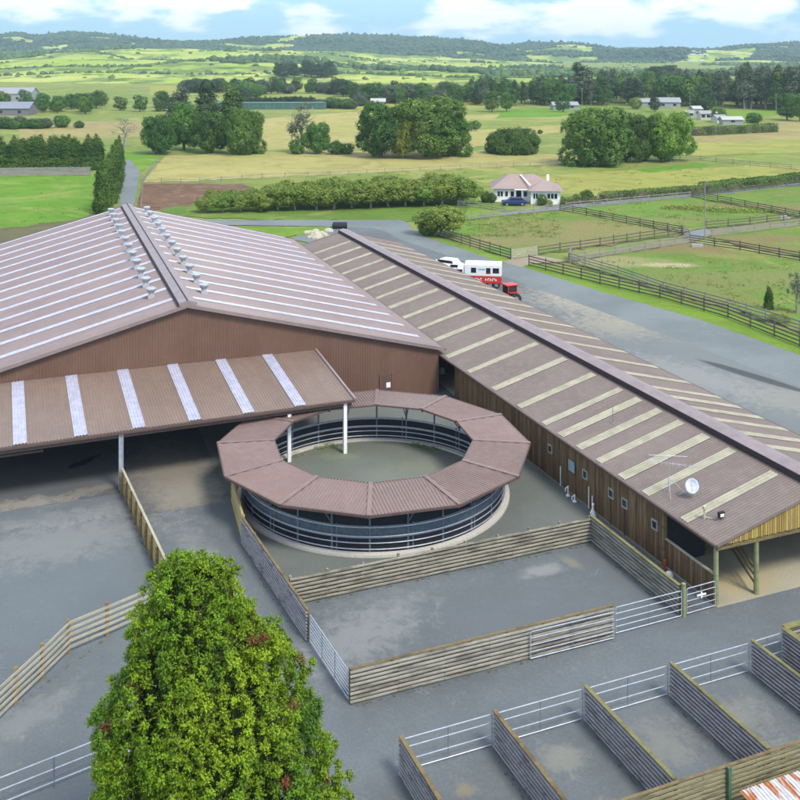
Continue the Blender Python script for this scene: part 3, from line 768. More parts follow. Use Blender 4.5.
# ------------------------------------------------------------------ the round pen
PC = Vector((-1.67, 63.5, 0)); NS = 12; RO, RI, RF = 9.9, 6.33, 8.18; ZO, ZI = 3.02, 3.22
pen = thing('round_pen', 'round horse training pen with ring shaped brown roof over dark railed fence', 'pen', tuple(PC), 'w')
def pp(a, r, z): return (PC.x+r*math.sin(a), PC.y-r*math.cos(a), z)     # a = 0 faces the camera
for k in range(NS):
    a0, a1 = 2*math.pi*k/NS, 2*math.pi*(k+1)/NS; am = (a0+a1)/2
    ch = math.cos(math.pi/NS); wo, wi = RO*math.sin(math.pi/NS), RI*math.sin(math.pi/NS)
    er = Vector((math.sin(am), -math.cos(am), 0)); et = Vector((math.cos(am), math.sin(am), 0))
    def at(x, d):
        r = (d-RI*ch)/((RO-RI)*ch); p = PC+er*d+et*x; return (p.x, p.y, ZI+(ZO-ZI)*r)
    def tp(x):
        d = RI*ch if abs(x) <= wi else RI*ch+(abs(x)-wi)/(wo-wi)*(RO-RI)*ch
        return at(x, min(d, RO*ch-.01))
    mb = MB(); corr(mb, -wo, wo, tp, lambda x: at(x, RO*ch), .2, .04); rf = part('roof_panel', mb, M_RING, pen)
    mb = MB(); mb.beam(pp(a0, RI-.05, ZI+.06), pp(a0, RO+.05, ZO+.06), .26, .05); part('seam_cap', mb, M_RING, rf)
    mb = MB(); mb.beam(pp(a0, RO+.03, ZO-.04), pp(a1, RO+.03, ZO-.04), .09, .13); part('gutter', mb, M_TRIM, rf)
    mb = MB(); mb.beam(pp(a0, RI-.03, ZI-.02), pp(a1, RI-.03, ZI-.02), .06, .1); part('inner_trim', mb, M_TRIM, rf)
    mb = MB(); mb.beam(pp(a0, RI, ZI-.14), pp(a0, RO-.05, ZO-.13), .08, .12); part('rafter', mb, M_GALVD, rf)
NP = 24
for k in range(NP):
    a = 2*math.pi*k/NP; a2 = 2*math.pi*(k+1)/NP
    mb = MB(); mb.tube(pp(a, RF, .1), pp(a, RF, 3.0), .06, .06, 8); po = part('post', mb, M_GALVD, pen)
    if k % 2:
        mb = MB(); mb.tube(pp(a, RF-.02, 1.75), pp(a, RF-1.0, 2.95), .035, .035, 6); mb.tube(pp(a, RF+.03, 1.75), pp(a, RF+1.2, 2.85), .035, .035, 6)
        mb.tube(pp(a+.035, RF, .12), pp(a+.035, RF, 1.75), .04, .04, 6); part('brace', mb, M_GALVD, po)
sub = 4
def ring_pts(r, z, k0=0, n=NP*sub): return [pp(2*math.pi*(i+k0)/n, r, z) for i in range(n+1)]
for z in (.42, .76, 1.12, 1.62):
    for rr, nm in ((RF+.1, 'outer_rail'), (RF-.11, 'inner_rail')):
        mb = MB(); mb.path(ring_pts(rr, z), .034, 6); part(nm, mb, M_GALV, pen)
def ring_wall(r, z0, z1, th, i0=0, i1=NP*sub):
    mb = MB(); n = NP*sub
    for i in range(i0, i1):
        a, b = 2*math.pi*i/n, 2*math.pi*(i+1)/n
        vs = [pp(a, r, z0), pp(b, r, z0), pp(b, r+th, z0), pp(a, r+th, z0), pp(a, r, z1), pp(b, r, z1), pp(b, r+th, z1), pp(a, r+th, z1)]
        mb.add(vs, [(0, 3, 2, 1), (4, 5, 6, 7), (0, 1, 5, 4), (2, 3, 7, 6), (1, 2, 6, 5), (3, 0, 4, 7)])
    return mb
part('rubber_wall', ring_wall(RF-.02, .24, .98, .03), M_BLACK, pen)
part('rubber_wall', ring_wall(RF-.02, 1.1, 1.6, .03, 24, 73), M_BLACK, pen)
part('wind_net', ring_wall(RF-.02, 1.1, 1.58, .02, 0, 24), M_NET, pen); part('wind_net', ring_wall(RF-.02, 1.1, 1.58, .02, 73, 96), M_NET, pen)
part('black_band', ring_wall(RF-.08, 1.64, 2.9, .02, 0, 19), M_BLACK, pen); part('black_band', ring_wall(RF-.08, 1.64, 2.9, .02, 77, 96), M_BLACK, pen)  # plain black band above the fence on the near half
part('top_edge', ring_wall(RF-.07, 1.0, 1.07, .12), M_GALV, pen)
part('concrete_kerb', ring_wall(RF-.42, .05, .24, .82), M_KERB, pen)
mb = MB(); mb.prism([pp(2*math.pi*i/64, RF-.42, 0)[:2] for i in range(64)], .06, .13)
part('sand_floor', mb, mat_asphalt('pen_floor', (.135, .148, .125), (.18, .19, .165), [(-4.6, 69.5, 2.0, .4, .3, (.12, .16, .06), .4, .5, 1.8), (2.2, 69.6, 2.0, .35, -.3, (.13, .16, .07), .35, .5, 1.8),
     (-4.0, 68.6, 1.2, .5, 0, (.2, .23, .14), .4, .5, 1.6), (1.8, 66.8, 2.2, .8, -.2, (.19, .20, .12), .35, .5, 1.4)], .5), pen)
# grass tufts at the foot of the kerb
rng = np.random.default_rng(5)
p = []
for a, n in ((2.75, 90), (2.6, 50), (3.65, 80), (3.55, 30), (3.95, 30)):
    aa = a+rng.normal(0, .05, n); rr = 7.55+rng.uniform(-.35, .2, n)
    p.append(np.stack([PC.x+rr*np.sin(aa), PC.y-rr*np.cos(aa), rng.uniform(.12, .3, n)], 1))
p = np.concatenate(p)
tuft_m = mat_leaf('weed_green', (.10, .19, .03), (.17, .23, .05))
o = bpy.data.objects.new('weeds', quads_mesh('weeds', leaf_quads(p, np.zeros_like(p)+[0, -1, .6], .055, rng), rng.uniform(0, 1, len(p)), tuft_m)); COL.objects.link(o)
tag(o, 'green weeds growing along the inner kerb of the round pen', 'weeds', kind='stuff')

# ------------------------------------------------------------------ the stable
ET, RT, FT = 33.28, 40.35, 47.9; EZ, RZ, FZ = 3.2, 5.02, 3.1; S0, S1 = 40.55, 120.3
st = thing('stable_building', 'long low stable with brown roof, faded cream skylight strips and dark upright boarding', 'stable', (33.4, 40.8))
def stz(t): return EZ+(RZ-EZ)*(t-ET)/(RT-ET) if t < RT else RZ+(FZ-RZ)*(t-RT)/(FT-RT)
strips = [43.3, 46.7, 49.0, 51.4, 53.6, 55.8, 57.9, 61.3, 65.2, 69.4, 73.4] + [77.4+3.74*i for i in range(11)]
for te, nm in ((ET, 'near'), (FT, 'far')):
    mb = MB(); corr(mb, S0, S1, lambda s: (RT, s, RZ), lambda s: (te, s, stz(te)), .2, .022); rf = part('roof', mb, M_STABLE, st)
    sg = -1 if te == ET else 1
    for i, s in enumerate(strips):
        mb = MB(); ta, tb = RT+sg*.9, te-sg*.12; w_ = .33+.03*((i*7) % 3)
        corr(mb, s-w_, s+w_, lambda q: (ta, q, stz(ta)+.035), lambda q: (tb, q, stz(tb)+.035), .2, .022)
        part('skylight', mb, M_SKYLS, rf)
    mb = MB(); mb.beam((te+sg*.06, S0, stz(te)-.05), (te+sg*.06, S1, stz(te)-.05), .12, .12); part('gutter', mb, M_TRIM, st)
    for ss in (S0-.03, S1+.03):
        mb = MB(); mb.beam((RT, ss, RZ+.0), (te, ss, stz(te)+.0), .05, .16); part('barge_board', mb, M_STABLE, st)
mb = MB()
mb.add([(RT-.6, S0-.1, RZ+.0), (RT-.6, S0-.1, RZ+.24), (RT, S0-.1, RZ+.38), (RT+.6, S0-.1, RZ+.24), (RT+.6, S0-.1, RZ+.0),
        (RT-.6, S1, RZ+.0), (RT-.6, S1, RZ+.24), (RT, S1, RZ+.38), (RT+.6, S1, RZ+.24), (RT+.6, S1, RZ+.0)],
       [(0, 1, 6, 5), (1, 2, 7, 6), (2, 3, 8, 7), (3, 4, 9, 8), (4, 3, 2, 1, 0), (5, 6, 7, 8, 9)])
rc = part('ridge_cap', mb, M_RIDGE, st)
mb = MB(); mb.box(RT-.64, RT-.604, S0-.1, S1, RZ-.1, RZ+.235); part('ridge_shadow_line', mb, M_RIDGEDK, rc)  # dark strip painting the shadow line beside the raised cap
# near side wall of upright boards with real battens
def board_wall(s0, s1, t, z0, z1, nm='side_wall', face=-1):
    mb = MB(); n = round((s1-s0)/.2); p = (s1-s0)/n
    for i in range(n):
        th = .03+.012*((i*13) % 5)/4
        a = s0+i*p; mb.box(*(sorted((t, t+face*th))), a+.006, a+p-.006, z0+.02*((i*7) % 3), z1)
    mb.box(*(sorted((t-face*.0, t-face*.04))), s0, s1, z0+.05, z1)
    return part(nm, mb, M_SBOARD, st)
W1 = board_wall(44.9, 71.8, 33.42, .06, 3.1)
W2 = board_wall(40.72, 44.9, 33.45, .06, 1.55, 'half_wall')
mb = MB(); mb.box(33.36, 33.52, 40.8, 44.85, 1.555, 1.6); part('rail_cap', mb, T_PALE, st)
mb = MB(); mb.box(33.3, 33.5, 44.86, 45.06, .06, 3.1); part('corner_post', mb, T_CAP, st)
mb = MB(); mb.box(33.34, 33.46, 45.1, 71.8, 3.02, 3.14); part('eave_board', mb, M_TRIM, st)
# windows on the side wall
for s, z in ((56.98, 1.95), (52.78, 1.93), (49.97, 1.93), (48.58, 1.93), (45.75, 1.95)):
    mb = MB(); w_, h_ = .26, .27
    mb.box(33.3, 33.41, s-w_, s-w_+.06, z-h_, z+h_); mb.box(33.3, 33.41, s+w_-.06, s+w_, z-h_, z+h_)
    mb.box(33.3, 33.41, s-w_+.061, s+w_-.061, z-h_, z-h_+.07); mb.box(33.3, 33.41, s-w_+.061, s+w_-.061, z+h_-.06, z+h_)
    wn = part('window', mb, M_FRAMEW, st)
    mb = MB(); mb.box(33.345, 33.355, s-w_+.062, s+w_-.062, z-h_+.072, z+h_-.062); part('pane', mb, M_GLASS, wn)
mb = MB(); mb.box(33.27, 33.32, 53.93, 54.6, 1.55, 2.2); part('shutter', mb, mat_plain('pale_blue_panel', (.27, .40, .50), .4), st, label='pale blue window panel')
for s, z in ((55.6, 1.15), (52.3, 1.2), (51.9, .8)):
    mb = MB(); mb.box(33.27, 33.33, s-.025, s+.025, .1, z+.2); part('downpipe', mb, M_WHITE, st)
for s in (49.97, 48.58):
    mb = MB(); mb.box(33.3, 33.345, s-.02, s+.02, .1, 1.6); part('door_joint', mb, M_TRIM, st)
# gable boarding on the open front and the front posts
mb = MB(); n = 96; x0, x1 = ET+.12, FT-.12; p_ = (x1-x0)/n
for i in range(n):
    a = x0+i*p_; zt = min(stz(a), stz(a+p_))-.08; zb = 3.12+.012*((i*5) % 3); off_ = .012*((i*13) % 4)/3
    if zt > zb+.02: mb.add([(a+.004, 40.62-off_, zb), (a+p_-.004, 40.62-off_, zb), (a+p_-.004, 40.62-off_, stz(a+p_)-.1), (a+.004, 40.62-off_, stz(a)-.1),
                            (a+.004, 40.66, zb), (a+p_-.004, 40.66, zb), (a+p_-.004, 40.66, stz(a+p_)-.1), (a+.004, 40.66, stz(a)-.1)],
                           [(0, 1, 2, 3), (7, 6, 5, 4), (0, 4, 5, 1), (1, 5, 6, 2), (2, 6, 7, 3), (3, 7, 4, 0)])
part('gable_boards', mb, M_GBOARD, st)
mb = MB(); mb.box(33.4, FT-.1, 40.68, 40.76, 2.86, 3.15); part('lintel_beam', mb, T_CAP, st)
for t in (33.47, 36.02, 41.4, 47.7):
    mb = MB(); mb.tube((t, 40.84, .05), (t, 40.84, 3.1), .14, .12, 12); part('post', mb, T_GREEN, st, smooth=False)
for t in (36.2, 41.42, 47.6):
    for s in (45.1, 49.6):
        mb = MB(); mb.box(t-.1, t+.1, s-.1, s+.1, .06, min(3.3, stz(t)-.15)); part('inner_post', mb, T_CAP, st)
for z in (.62, 1.02, 1.4):
    mb = MB(); mb.beam((36.02, 40.98, z), (37.6, 44.9, z), .05, .12); part('inner_rail', mb, T_CAP, st)
    mb = MB(); mb.beam((41.5, 45.1, z+.1), (47.6, 45.1, z+.1), .05, .1); part('inner_rail', mb, T_CAP, st)
mb = MB(); mb.box(33.55, 47.8, 50.4, 50.5, .06, 3.0); part('partition_wall', mb, T_CAP, st)
mb = MB(); mb.box(33.55, 36.2, 45.0, 45.06, .06, 2.6); part('stall_wall', mb, M_BLACK, st)
mb = MB(); mb.box(34.35, 40, 78.9, 79.0, .06, 3.3); part('end_wall', mb, T_CAP, st)
mb = MB(); mb.box(38, 38.1, 71.7, 78.9, .06, 3.6); mb.box(33.5, 38, 71.72, 71.8, .06, 3); part('recess_wall', mb, M_SBOARD, st)
board_wall(79, 120, 33.9, .06, 2.9)
mb = MB(); n = 2
mb.box(47.6, 47.66, 40.9, 120, .06, 2.9); part('far_wall', mb, M_SBOARD, st)
mb = MB(); mb.box(33.5, 47.8, 120.05, 120.12, .06, 3.0); part('back_wall', mb, M_SBOARD, st)
mb = MB(); mb.prism([(33.35, 40.55), (48.2, 40.55), (48.2, 71.7), (33.35, 71.7)], 0, .115)
part('floor_slab', mb, mat_asphalt('slab', (.30, .275, .20), (.40, .375, .30), [fs(36, 42, 2, 1, 0, (.38, .31, .15), .6)], .7), st)
mb = MB(); mb.prism([(34.0, 71.72), (38, 71.72), (38, 79), (34.3, 79)], 0, .135); part('walkway_slab', mb, M_CONC, st)
# small things standing by the stable wall
def gear(t, s, lab, grp=None):
    g = thing('gear_rack', lab, 'tack rack', (t, s, .135))
    mb = MB(); mb.tube((t, s-.3, .14), (t, s-.3, 1.75), .03); mb.tube((t, s+.3, .14), (t, s+.3, 1.75), .03); mb.tube((t, s-.45, 1.72), (t, s+.45, 1.72), .03); part('frame', mb, M_GALVD, g)
    for k in range(3):
        mb = MB(); x = t-.1+.02*k; yy = s-.28+k*.26; rings = []
        for z, r in ((.55-.1*k, .1), (.9, .14), (1.3, .12), (1.68, .05)):
            rings.append([(x+r*.6*math.cos(q*math.pi/4), yy+r*math.sin(q*math.pi/4), z) for q in range(8)])
        mb.loft(rings); part('hanging_rug', mb, mat_plain('rug_blue_grey', (.13, .16, .20), .8, 0, .3), g)
gear(35.1, 74.9, 'blue-grey horse rugs hung on a rack in the dark stable recess, nearer the shed')
gear(35.0, 73.0, 'blue-grey horse rugs hung on a rack beside the end of the boarded stable wall')
mb = MB(); mb.box(35.1, 35.5, 78.4, 78.75, .14, .6); mb.box(35.15, 35.45, 78.42, 78.7, .601, .64)
solo('feed_bin', mb, M_WHITE, (35.3, 78.6, .14), 'small white bin against the dark wall of the stable recess', 'bin')
def standpipe(t, s, h, lab):
    mb = MB(); mb.tube((t, s, .1), (t, s, h), .045, .045, 8); mb.tube((t, s, h-.05), (t-.22, s-.05, h-.1), .035, .03, 6)
    mb.tube((t-.22, s-.05, h-.1), (t-.22, s-.05, h-.28), .03, .03, 6); mb.dome((t, s, .1), .14, .14, .12, 10, 4)
    solo('water_tap', mb, M_WHITE, (t, s, .1), lab, 'standpipe')
standpipe(33.0, 54.2, .72, 'white standpipe by the stable wall just below the pale blue panel')
standpipe(32.95, 53.35, .55, 'short white standpipe second along the stable wall from the pale blue panel')
mb = MB(); mb.tube((32.9, 51.2, .1), (32.9, 51.2, .5), .2, .09, 10); mb.tube((32.9, 51.2, .5), (32.9, 51.2, .85), .05, .05, 8); mb.dome((32.9, 51.2, .85), .09, .09, .07, 8, 3)
mb.tube((32.9, 51.2, .62), (32.65, 51.1, .4), .035)
solo('water_trough_tap', mb, M_WHITE, (32.9, 51.2, .1), 'white conical tap stand beside the corner where the pen walls meet the stable', 'standpipe')
mb = MB(); mb.tube((33.1, 44.5, .1), (33.1, 44.5, .62), .07, .07, 10); mb.dome((33.1, 44.5, .62), .07, .07, .06, 8, 3)
solo('red_bottle', mb, mat_plain('red_paint', (.42, .06, .03), .4), (33.1, 44.5, .1), 'small red canister at the foot of the stable wall below the last window', 'canister')
mb = MB(); mb.dome((32.9, 43.9, .1), .26, .2, .3, 9, 4); mb.dome((32.75, 44.15, .1), .15, .15, .2, 8, 3)
solo('white_sack', mb, M_WHITE, (32.9, 43.9, .1), 'crumpled white sack on the ground by the half height boarding', 'sack')
# on the roof
ae = thing('tv_aerial', 'rusty grey television aerial on a braced mast above the stable eave', 'aerial', (34.4, 45.9, stz(34.4)))
z0 = stz(34.4); T0 = (34.4, 45.9)
mb = MB(); mb.tube((*T0, z0), (*T0, z0+2.0), .022); part('mast', mb, M_GALV, ae)
for q in ((34.9, 45.1), (34.0, 45.2), (34.9, 46.6)):
    mb = MB(); mb.tube((*q, stz(q[0])+.03), (*T0, z0+.9), .014, .014, 5); part('stay', mb, M_GALV, ae)
mb = MB(); mb.tube((33.6, 46.6, z0+1.6), (35.6, 45.0, z0+1.6), .015, .015, 5); mb.tube((33.5, 46.5, z0+2.0), (35.4, 45.6, z0+1.95), .012, .012, 5)
for k in range(9):
    f_ = k/8; cx, cy = 33.6+2*f_, 46.6-1.6*f_; l_ = .42-.2*f_
    mb.tube((cx-l_*.6, cy-l_*.8, z0+1.6), (cx+l_*.6, cy+l_*.8, z0+1.6), .009, .009, 4)
part('antenna', mb, M_GALV, ae)
sdh = thing('satellite_dish', 'round pale grey satellite dish on the stable roof beside the aerial', 'satellite dish', (35.2, 44.9, stz(35.2)))
mb = MB(); mb.path([(35.2, 44.9, stz(35.2)), (35.2, 44.9, stz(35.2)+.35), (35.05, 44.7, stz(35.2)+.5)], .03); mb.tube((34.6, 45.3, stz(34.6)+.03), (35.2, 44.9, stz(35.2)+.3), .018); part('bracket', mb, M_GALV, sdh)
mb = MB(); c0 = Vector((35.0, 44.65, stz(35.2)+.55)); dn = Vector((-.62, -.6, .5)).normalized(); e1 = dn.cross(Vector((0, 0, 1))).normalized(); e2 = dn.cross(e1)
rings = []
for r, d in ((.02, .0), (.15, .015), (.28, .055), (.36, .1), (.365, .09), (.28, .035), (.15, -.005), (.02, -.02)):
    rings.append([c0+e1*r*math.cos(q*math.pi/10)+e2*r*math.sin(q*math.pi/10)*1.1+dn*d for q in range(20)])
mb.loft(rings); part('reflector', mb, mat_plain('dish_grey', (.55, .58, .64), .4), sdh, smooth=True)
mb = MB(); mb.tube(c0-e2*(-.38), c0+dn*.42, .012, .012, 5); mb.tube(c0+dn*.38, c0+dn*.48, .04, .04, 8); part('feed_arm', mb, M_GALV, sdh)
fl = thing('floodlight', 'black rectangular floodlight near the front corner of the stable roof', 'floodlight', (34.75, 42.2, stz(34.75)))
z0 = stz(34.75)
mb = MB(); mb.box(34.6, 34.95, 41.95, 42.1, z0+.16, z0+.44); mb.tube((34.77, 42.1, z0+.02), (34.77, 42.1, z0+.2), .03); part('housing', mb, M_BLACK, fl)
mb = MB(); mb.box(34.66, 34.9, 41.935, 41.95, z0+.21, z0+.36); part('lens', mb, M_WHITE, fl)
mb = MB(); z0 = stz(34.25); mb.path([(34.25, 42.7, z0), (34.25, 42.7, z0+.35), (34.2, 42.65, z0+.6)], .05, 8); mb.path([(34.25, 42.7, z0+.12), (34.5, 42.4, z0+.1), (34.6, 42.2, z0+.16)], .02, 5); mb.box(34.12, 34.28, 42.57, 42.7, z0+.55, z0+.7)
solo('roof_sensor', mb, mat_plain('cream_plastic', (.5, .46, .34), .5), (34.25, 42.7, z0), 'cream pipe fitting with a cable standing beside the floodlight on the roof', 'fitting')
mb = MB(); z0 = stz(36.5); mb.tube((36.5, 54.5, z0), (36.5, 54.5, z0+1.2), .02); mb.dome((36.5, 54.5, z0), .1, .1, .06)
solo('roof_rod', mb, M_GALVD, (36.5, 54.5, z0), 'thin upright rod halfway along the near slope of the stable roof', 'antenna')

# ------------------------------------------------------------------ yard walls and gates
def timber_wall(p, q, h, label, m, cap=None, rows=8, face=1, posts=None, group=None, gap=.045, name='timber_wall', pm=None, capw=.13, cat='pen wall'):
    """horizontal boards on posts; face +1/-1 is the side the boards are on; p, q in farm axes"""
    p, q = Vector((*p, 0)), Vector((*q, 0)); d = (q-p); Lh = d.length; d = d/Lh; nrm = Vector((-d.y, d.x, 0))*face
    w = thing(name, label, cat, (p.x, p.y, .09), group=group)
    if m is T_DARK: gap = .095
    rnd = random.Random(int(p.x*13+p.y*7+q.x*3))
    mb = MB(); bh = (h-.04)/rows
    nseg = max(1, round(Lh/2.4))
    for r in range(rows):
        for k in range(nseg):
            a = p+d*(Lh*k/nseg+.004); b_ = p+d*(Lh*(k+1)/nseg-.004)
            z = .1+bh*(r+.5)+rnd.uniform(-.006, .006); o_ = nrm*(.06+rnd.uniform(-.006, .008))
            o2 = nrm*(.06+rnd.uniform(-.006, .008))
            mb.slab(a+o_+Vector((0, 0, z)), b_+o2+Vector((0, 0, z+rnd.uniform(-.008, .008))), .12 if gap > .035 else .05, bh-gap*.8-rnd.uniform(0, .012))
    part('board_panel', mb, m, w)
    if gap > .035:
        mb = MB(); mb.beam(p+nrm*.02+Vector((0, 0, .1+(h-.1)/2)), q+nrm*.02+Vector((0, 0, .1+(h-.1)/2)), .015, h-.16); part('gap_shade_sheet', mb, T_GAPSHADE, w)  # thin dark sheet added behind the boards so their gaps read as shaded
    n = posts or max(2, round(Lh/2.0)+1)
    for i in range(n):
        c = p+d*(.06+(Lh-.12)*i/(n-1))-nrm*.03
        mb = MB(); hh = h+.1+rnd.uniform(-.03, .05); mb.beam(c+Vector((0, 0, .0)), c+Vector((0, 0, hh)), .12, .12); part('post', mb, pm or cap or T_CAP, w)
    if cap:
        mb = MB(); mb.beam(p+nrm*.03+Vector((0, 0, h+.125)), q+nrm*.03+Vector((0, 0, h+.12)), capw, .045); part('top_rail', mb, cap, w)
    return w
def gate(p, q, h, label, rails=5, z0=.2, group=None, brace=1, r=.024, m=None, zs=None):
    p, q = Vector((*p, 0)), Vector((*q, 0)); d = q-p
    g = thing('pipe_gate', label, 'gate', (p.x, p.y, .09), group=group); m = m or M_GALV
    mb = MB()
    pts = [p+Vector((0, 0, z0)), p+Vector((0, 0, h-.06)), p+d.normalized()*.06+Vector((0, 0, h)), q-d.normalized()*.06+Vector((0, 0, h)), q+Vector((0, 0, h-.06)), q+Vector((0, 0, z0)), p+Vector((0, 0, z0))]
    mb.path(pts, r, 7); part('frame', mb, m, g)
    zs = zs or [z0+(h-z0)*(i+1)/(rails+1)**1.0 for i in range(rails)]
    for z in zs:
        mb = MB(); mb.tube(p+Vector((0, 0, z)), q+Vector((0, 0, z)), r*.85, r*.85, 6); part('rail', mb, m, g)
    for i in range(brace):
        c = p+d*(i+1)/(brace+1); mb = MB(); mb.tube(c+Vector((0, 0, z0)), c+Vector((0, 0, h)), r*.8, r*.8, 6); part('upright', mb, M_GALVD, g)
    return g

timber_wall((13.85, 40.42), (27.1, 40.42), 1.48, 'pale weathered board wall along the front of the empty yard, a folded gate against its right end', T_GREY, T_CAP, 8, -1)
timber_wall((13.5, 48.72), (31.15, 48.72), 1.42, 'lichened board wall between the round pen and the empty yard', T_BACK, None, 7, -1, gap=.06, pm=T_BACK)
timber_wall((31.22, 48.75), (31.22, 40.75), 1.42, 'grey board wall with yellow moss on its top rail beside the stable wall', T_GREY, T_MOSS, 7, -1, gap=.055, capw=.18)
timber_wall((13.5, 45.4), (12.75, 55.85), 1.48, 'dark purple-stained board wall on the left side of the yard behind the conifer', T_DARK, T_CAP, 9, 1)
timber_wall((12.8, 55.95), (13.35, 61.3), 1.55, 'new yellow board fence against the left side of the round pen', T_NEW, T_NEW, 6, 1, gap=.01, cat='fence')
gate((13.86, 40.55), (13.55, 45.3), 1.42, 'seven rail steel gate closing the left side of the empty yard', zs=[.4, .57, .74, .91, 1.08, 1.25], brace=2)
gate((22.5, 40.2), (26.95, 40.16), 1.42, 'steel gate folded back flat against the weathered front wall', zs=[.5, .8, 1.12])
gate((27.25, 40.45), (31.1, 40.5), 1.42, 'steel gate between the weathered front wall and the green gate post', zs=[.5, .8, 1.12])
mb = MB(); mb.tube((31.27, 40.55, .05), (31.27, 40.55, 1.72), .12, .11, 10); solo('gate_post', mb, T_GREEN, (31.27, 40.55, .05), 'greenish round gate post between the two steel gates by the stable corner', 'post')
sg_ = gate((31.45, 40.55), (33.25, 40.62), 1.42, 'short steel gate with a white latch plate beside the stable corner post', zs=[.5, .8, 1.12])
mb = MB(); mb.box(32.05, 32.6, 40.5, 40.54, .93, 1.01); mb.box(32.28, 32.36, 40.49, 40.535, .82, 1.1); part('latch', mb, M_WHITE, sg_)
# stall pens in the foreground
PT = [14.35, 18.4, 22.62, 26.9, 31.3]
wh = ['first', 'second', 'third', 'fourth', 'fifth']
for i, t in enumerate(PT):
    timber_wall((t, 35.75), (t+.12, 29.95), 1.46, 'dark stained partition wall of the stalls, %s from the left' % wh[i], T_DARK, T_CAP if i < 2 else T_MOSS, 8, -1, posts=4, name='partition_wall', capw=.17, cat='partition')
timber_wall((33.3, 35.95), (33.4, 29.95), 1.46, 'mossy dark partition wall at the right edge of the stalls', T_DARK, T_MOSS, 8, -1, posts=4, name='partition_wall', capw=.3, cat='partition')
timber_wall((33.35, 36.0), (39, 36.0), 1.46, 'mossy board wall running off the right edge behind the stalls', T_BACK, T_MOSS, 8, -1, name='timber_wall', capw=.34)
timber_wall((14.0, 29.8), (38.5, 29.85), 1.46, 'long mossy board wall across the near ends of the stalls', T_REAR, T_CAP, 8, -1, gap=.03, posts=10, capw=.12)
mb = MB(); mb.beam((24.9, 29.66, .05), (24.9, 29.66, 1.62), .13, .13); solo('steel_post', mb, mat_plain('green_paint', (.06, .13, .07), .6), (24.9, 29.66, .05), 'dark green square post against the near mossy wall', 'post')
gl = ['leftmost stall', 'second stall from the left', 'third stall from the left', 'fourth stall from the left']
for i in range(4):
    gate((PT[i]+.1, 35.85), (PT[i+1]-.08, 35.87), 1.36, 'four rail steel gate across the front of the %s' % gl[i], zs=[.52, 1.02], z0=.14)
gate((31.42, 35.9), (33.2, 35.95), 1.36, 'short steel gate with rounded corners at the right end of the stalls', zs=[.52, 1.02], z0=.14)
# rusty roof in the corner
rs = thing('rusty_roof', 'rusty corrugated iron roof of a low shelter at the bottom right corner', 'shelter', (27, 27.5, 0))
M_RUST, nt_, b_ = newmat('rusty_iron')
v_ = coords(nt_, 'Object', scale=(1.6, .35, 1)); f_ = noise_fac(nt_, v_, 1.6, 5, .47, .53, .55)
c_ = mix(nt_, f_, (.50, .54, .58), (.36, .12, .035)); f2_ = noise_fac(nt_, coords(nt_, 'Object'), 6, 5, .4, .7); c_ = mix(nt_, f2_, c_, (.46, .30, .18)); 
c_ = mix(nt_, .6, c_, mix(nt_, f_, (.50, .54, .58), (.36, .12, .035)))
nt_.links.new(c_, b_.inputs['Base Color']); b_.inputs['Roughness'].default_value = .55
def rz(s): return 1.12-(29.1-s)*.09
mb = MB(); corr(mb, 24.9, 34, lambda t: (t, 29.1+.0*(t-25), rz(29.1)), lambda t: (t, 24.5, rz(24.5)), .15, .03); part('roof', mb, M_RUST, rs)
for t in (25.1, 29.5, 33.8):
    for s in (28.9, 24.8):
        mb = MB(); mb.beam((t, s, .05), (t, s, rz(s)-.02), .1, .1); part('post', mb, T_CAP, rs)

# left side fences
def rail_fence(pts, label, name='rail_fence', rails=4, h=1.35, sp=2.2, m=None, mp=None, rw=.035, rh=.13, pw=.13, frame='w', group=None, z0=0.0, zs=None, closed_first=True):
    P0 = pts[0]
    f = thing(name, label, 'fence', (P0[0], P0[1], z0), frame, group)
    m = m or T_FENCE; mp = mp or m; rnd = random.Random(int(abs(P0[0]*31+P0[1]*17)))
    posts = []
    for a, b_ in zip(pts[:-1], pts[1:]):
        a, b_ = Vector((*a[:2], 0)), Vector((*b_[:2], 0)); L_ = (b_-a).length; n = max(1, round(L_/sp))
        for i in range(n): posts.append(a.lerp(b_, i/n))
    posts.append(Vector((*pts[-1][:2], 0)))
    for c in posts:
        mb = MB(); hh = h+rnd.uniform(.02, .12); mb.beam(c+Vector((0, 0, z0)), c+Vector((rnd.uniform(-.02, .02), 0, z0+hh)), pw, pw); part('post', mb, mp, f)
    zs = zs or [h*(i+.62)/rails for i in range(rails)]
    for z in zs:
        mb = MB()
        for a, b_ in zip(posts[:-1], posts[1:]):
            d = (b_-a).normalized(); nn = Vector((-d.y, d.x, 0))
            if nn.y > 0: nn = -nn
            o_ = nn*(pw/2+rw/2)
            mb.beam(a+o_+Vector((0, 0, z0+z+rnd.uniform(-.015, .015))), b_+o_+Vector((0, 0, z0+z+rnd.uniform(-.015, .015))), rw, rh)
        part('rail', mb, m, f)
    return f
tf = thing('board_fence', 'new tan board fence with posts running from the galvanised canopy post', 'fence', (7.2, 65.3, .09))
A_, B_ = Vector((7.18, 65.3, 0)), Vector((8.1, 51.0, 0)); d_ = (B_-A_).normalized(); n_ = Vector((d_.y, -d_.x, 0))
if n_.x > 0: n_ = -n_
mb = MB()
for k in range(6):
    mb.beam(A_+Vector((0, 0, .24+k*.235)), B_+Vector((0, 0, .24+k*.235)), .035, .225)
part('board_panel', mb, T_NEW, tf)
mb = MB(); mb.beam(A_+Vector((0, 0, 1.53)), B_+Vector((0, 0, 1.53)), .14, .045); part('top_rail', mb, T_PALE, tf)
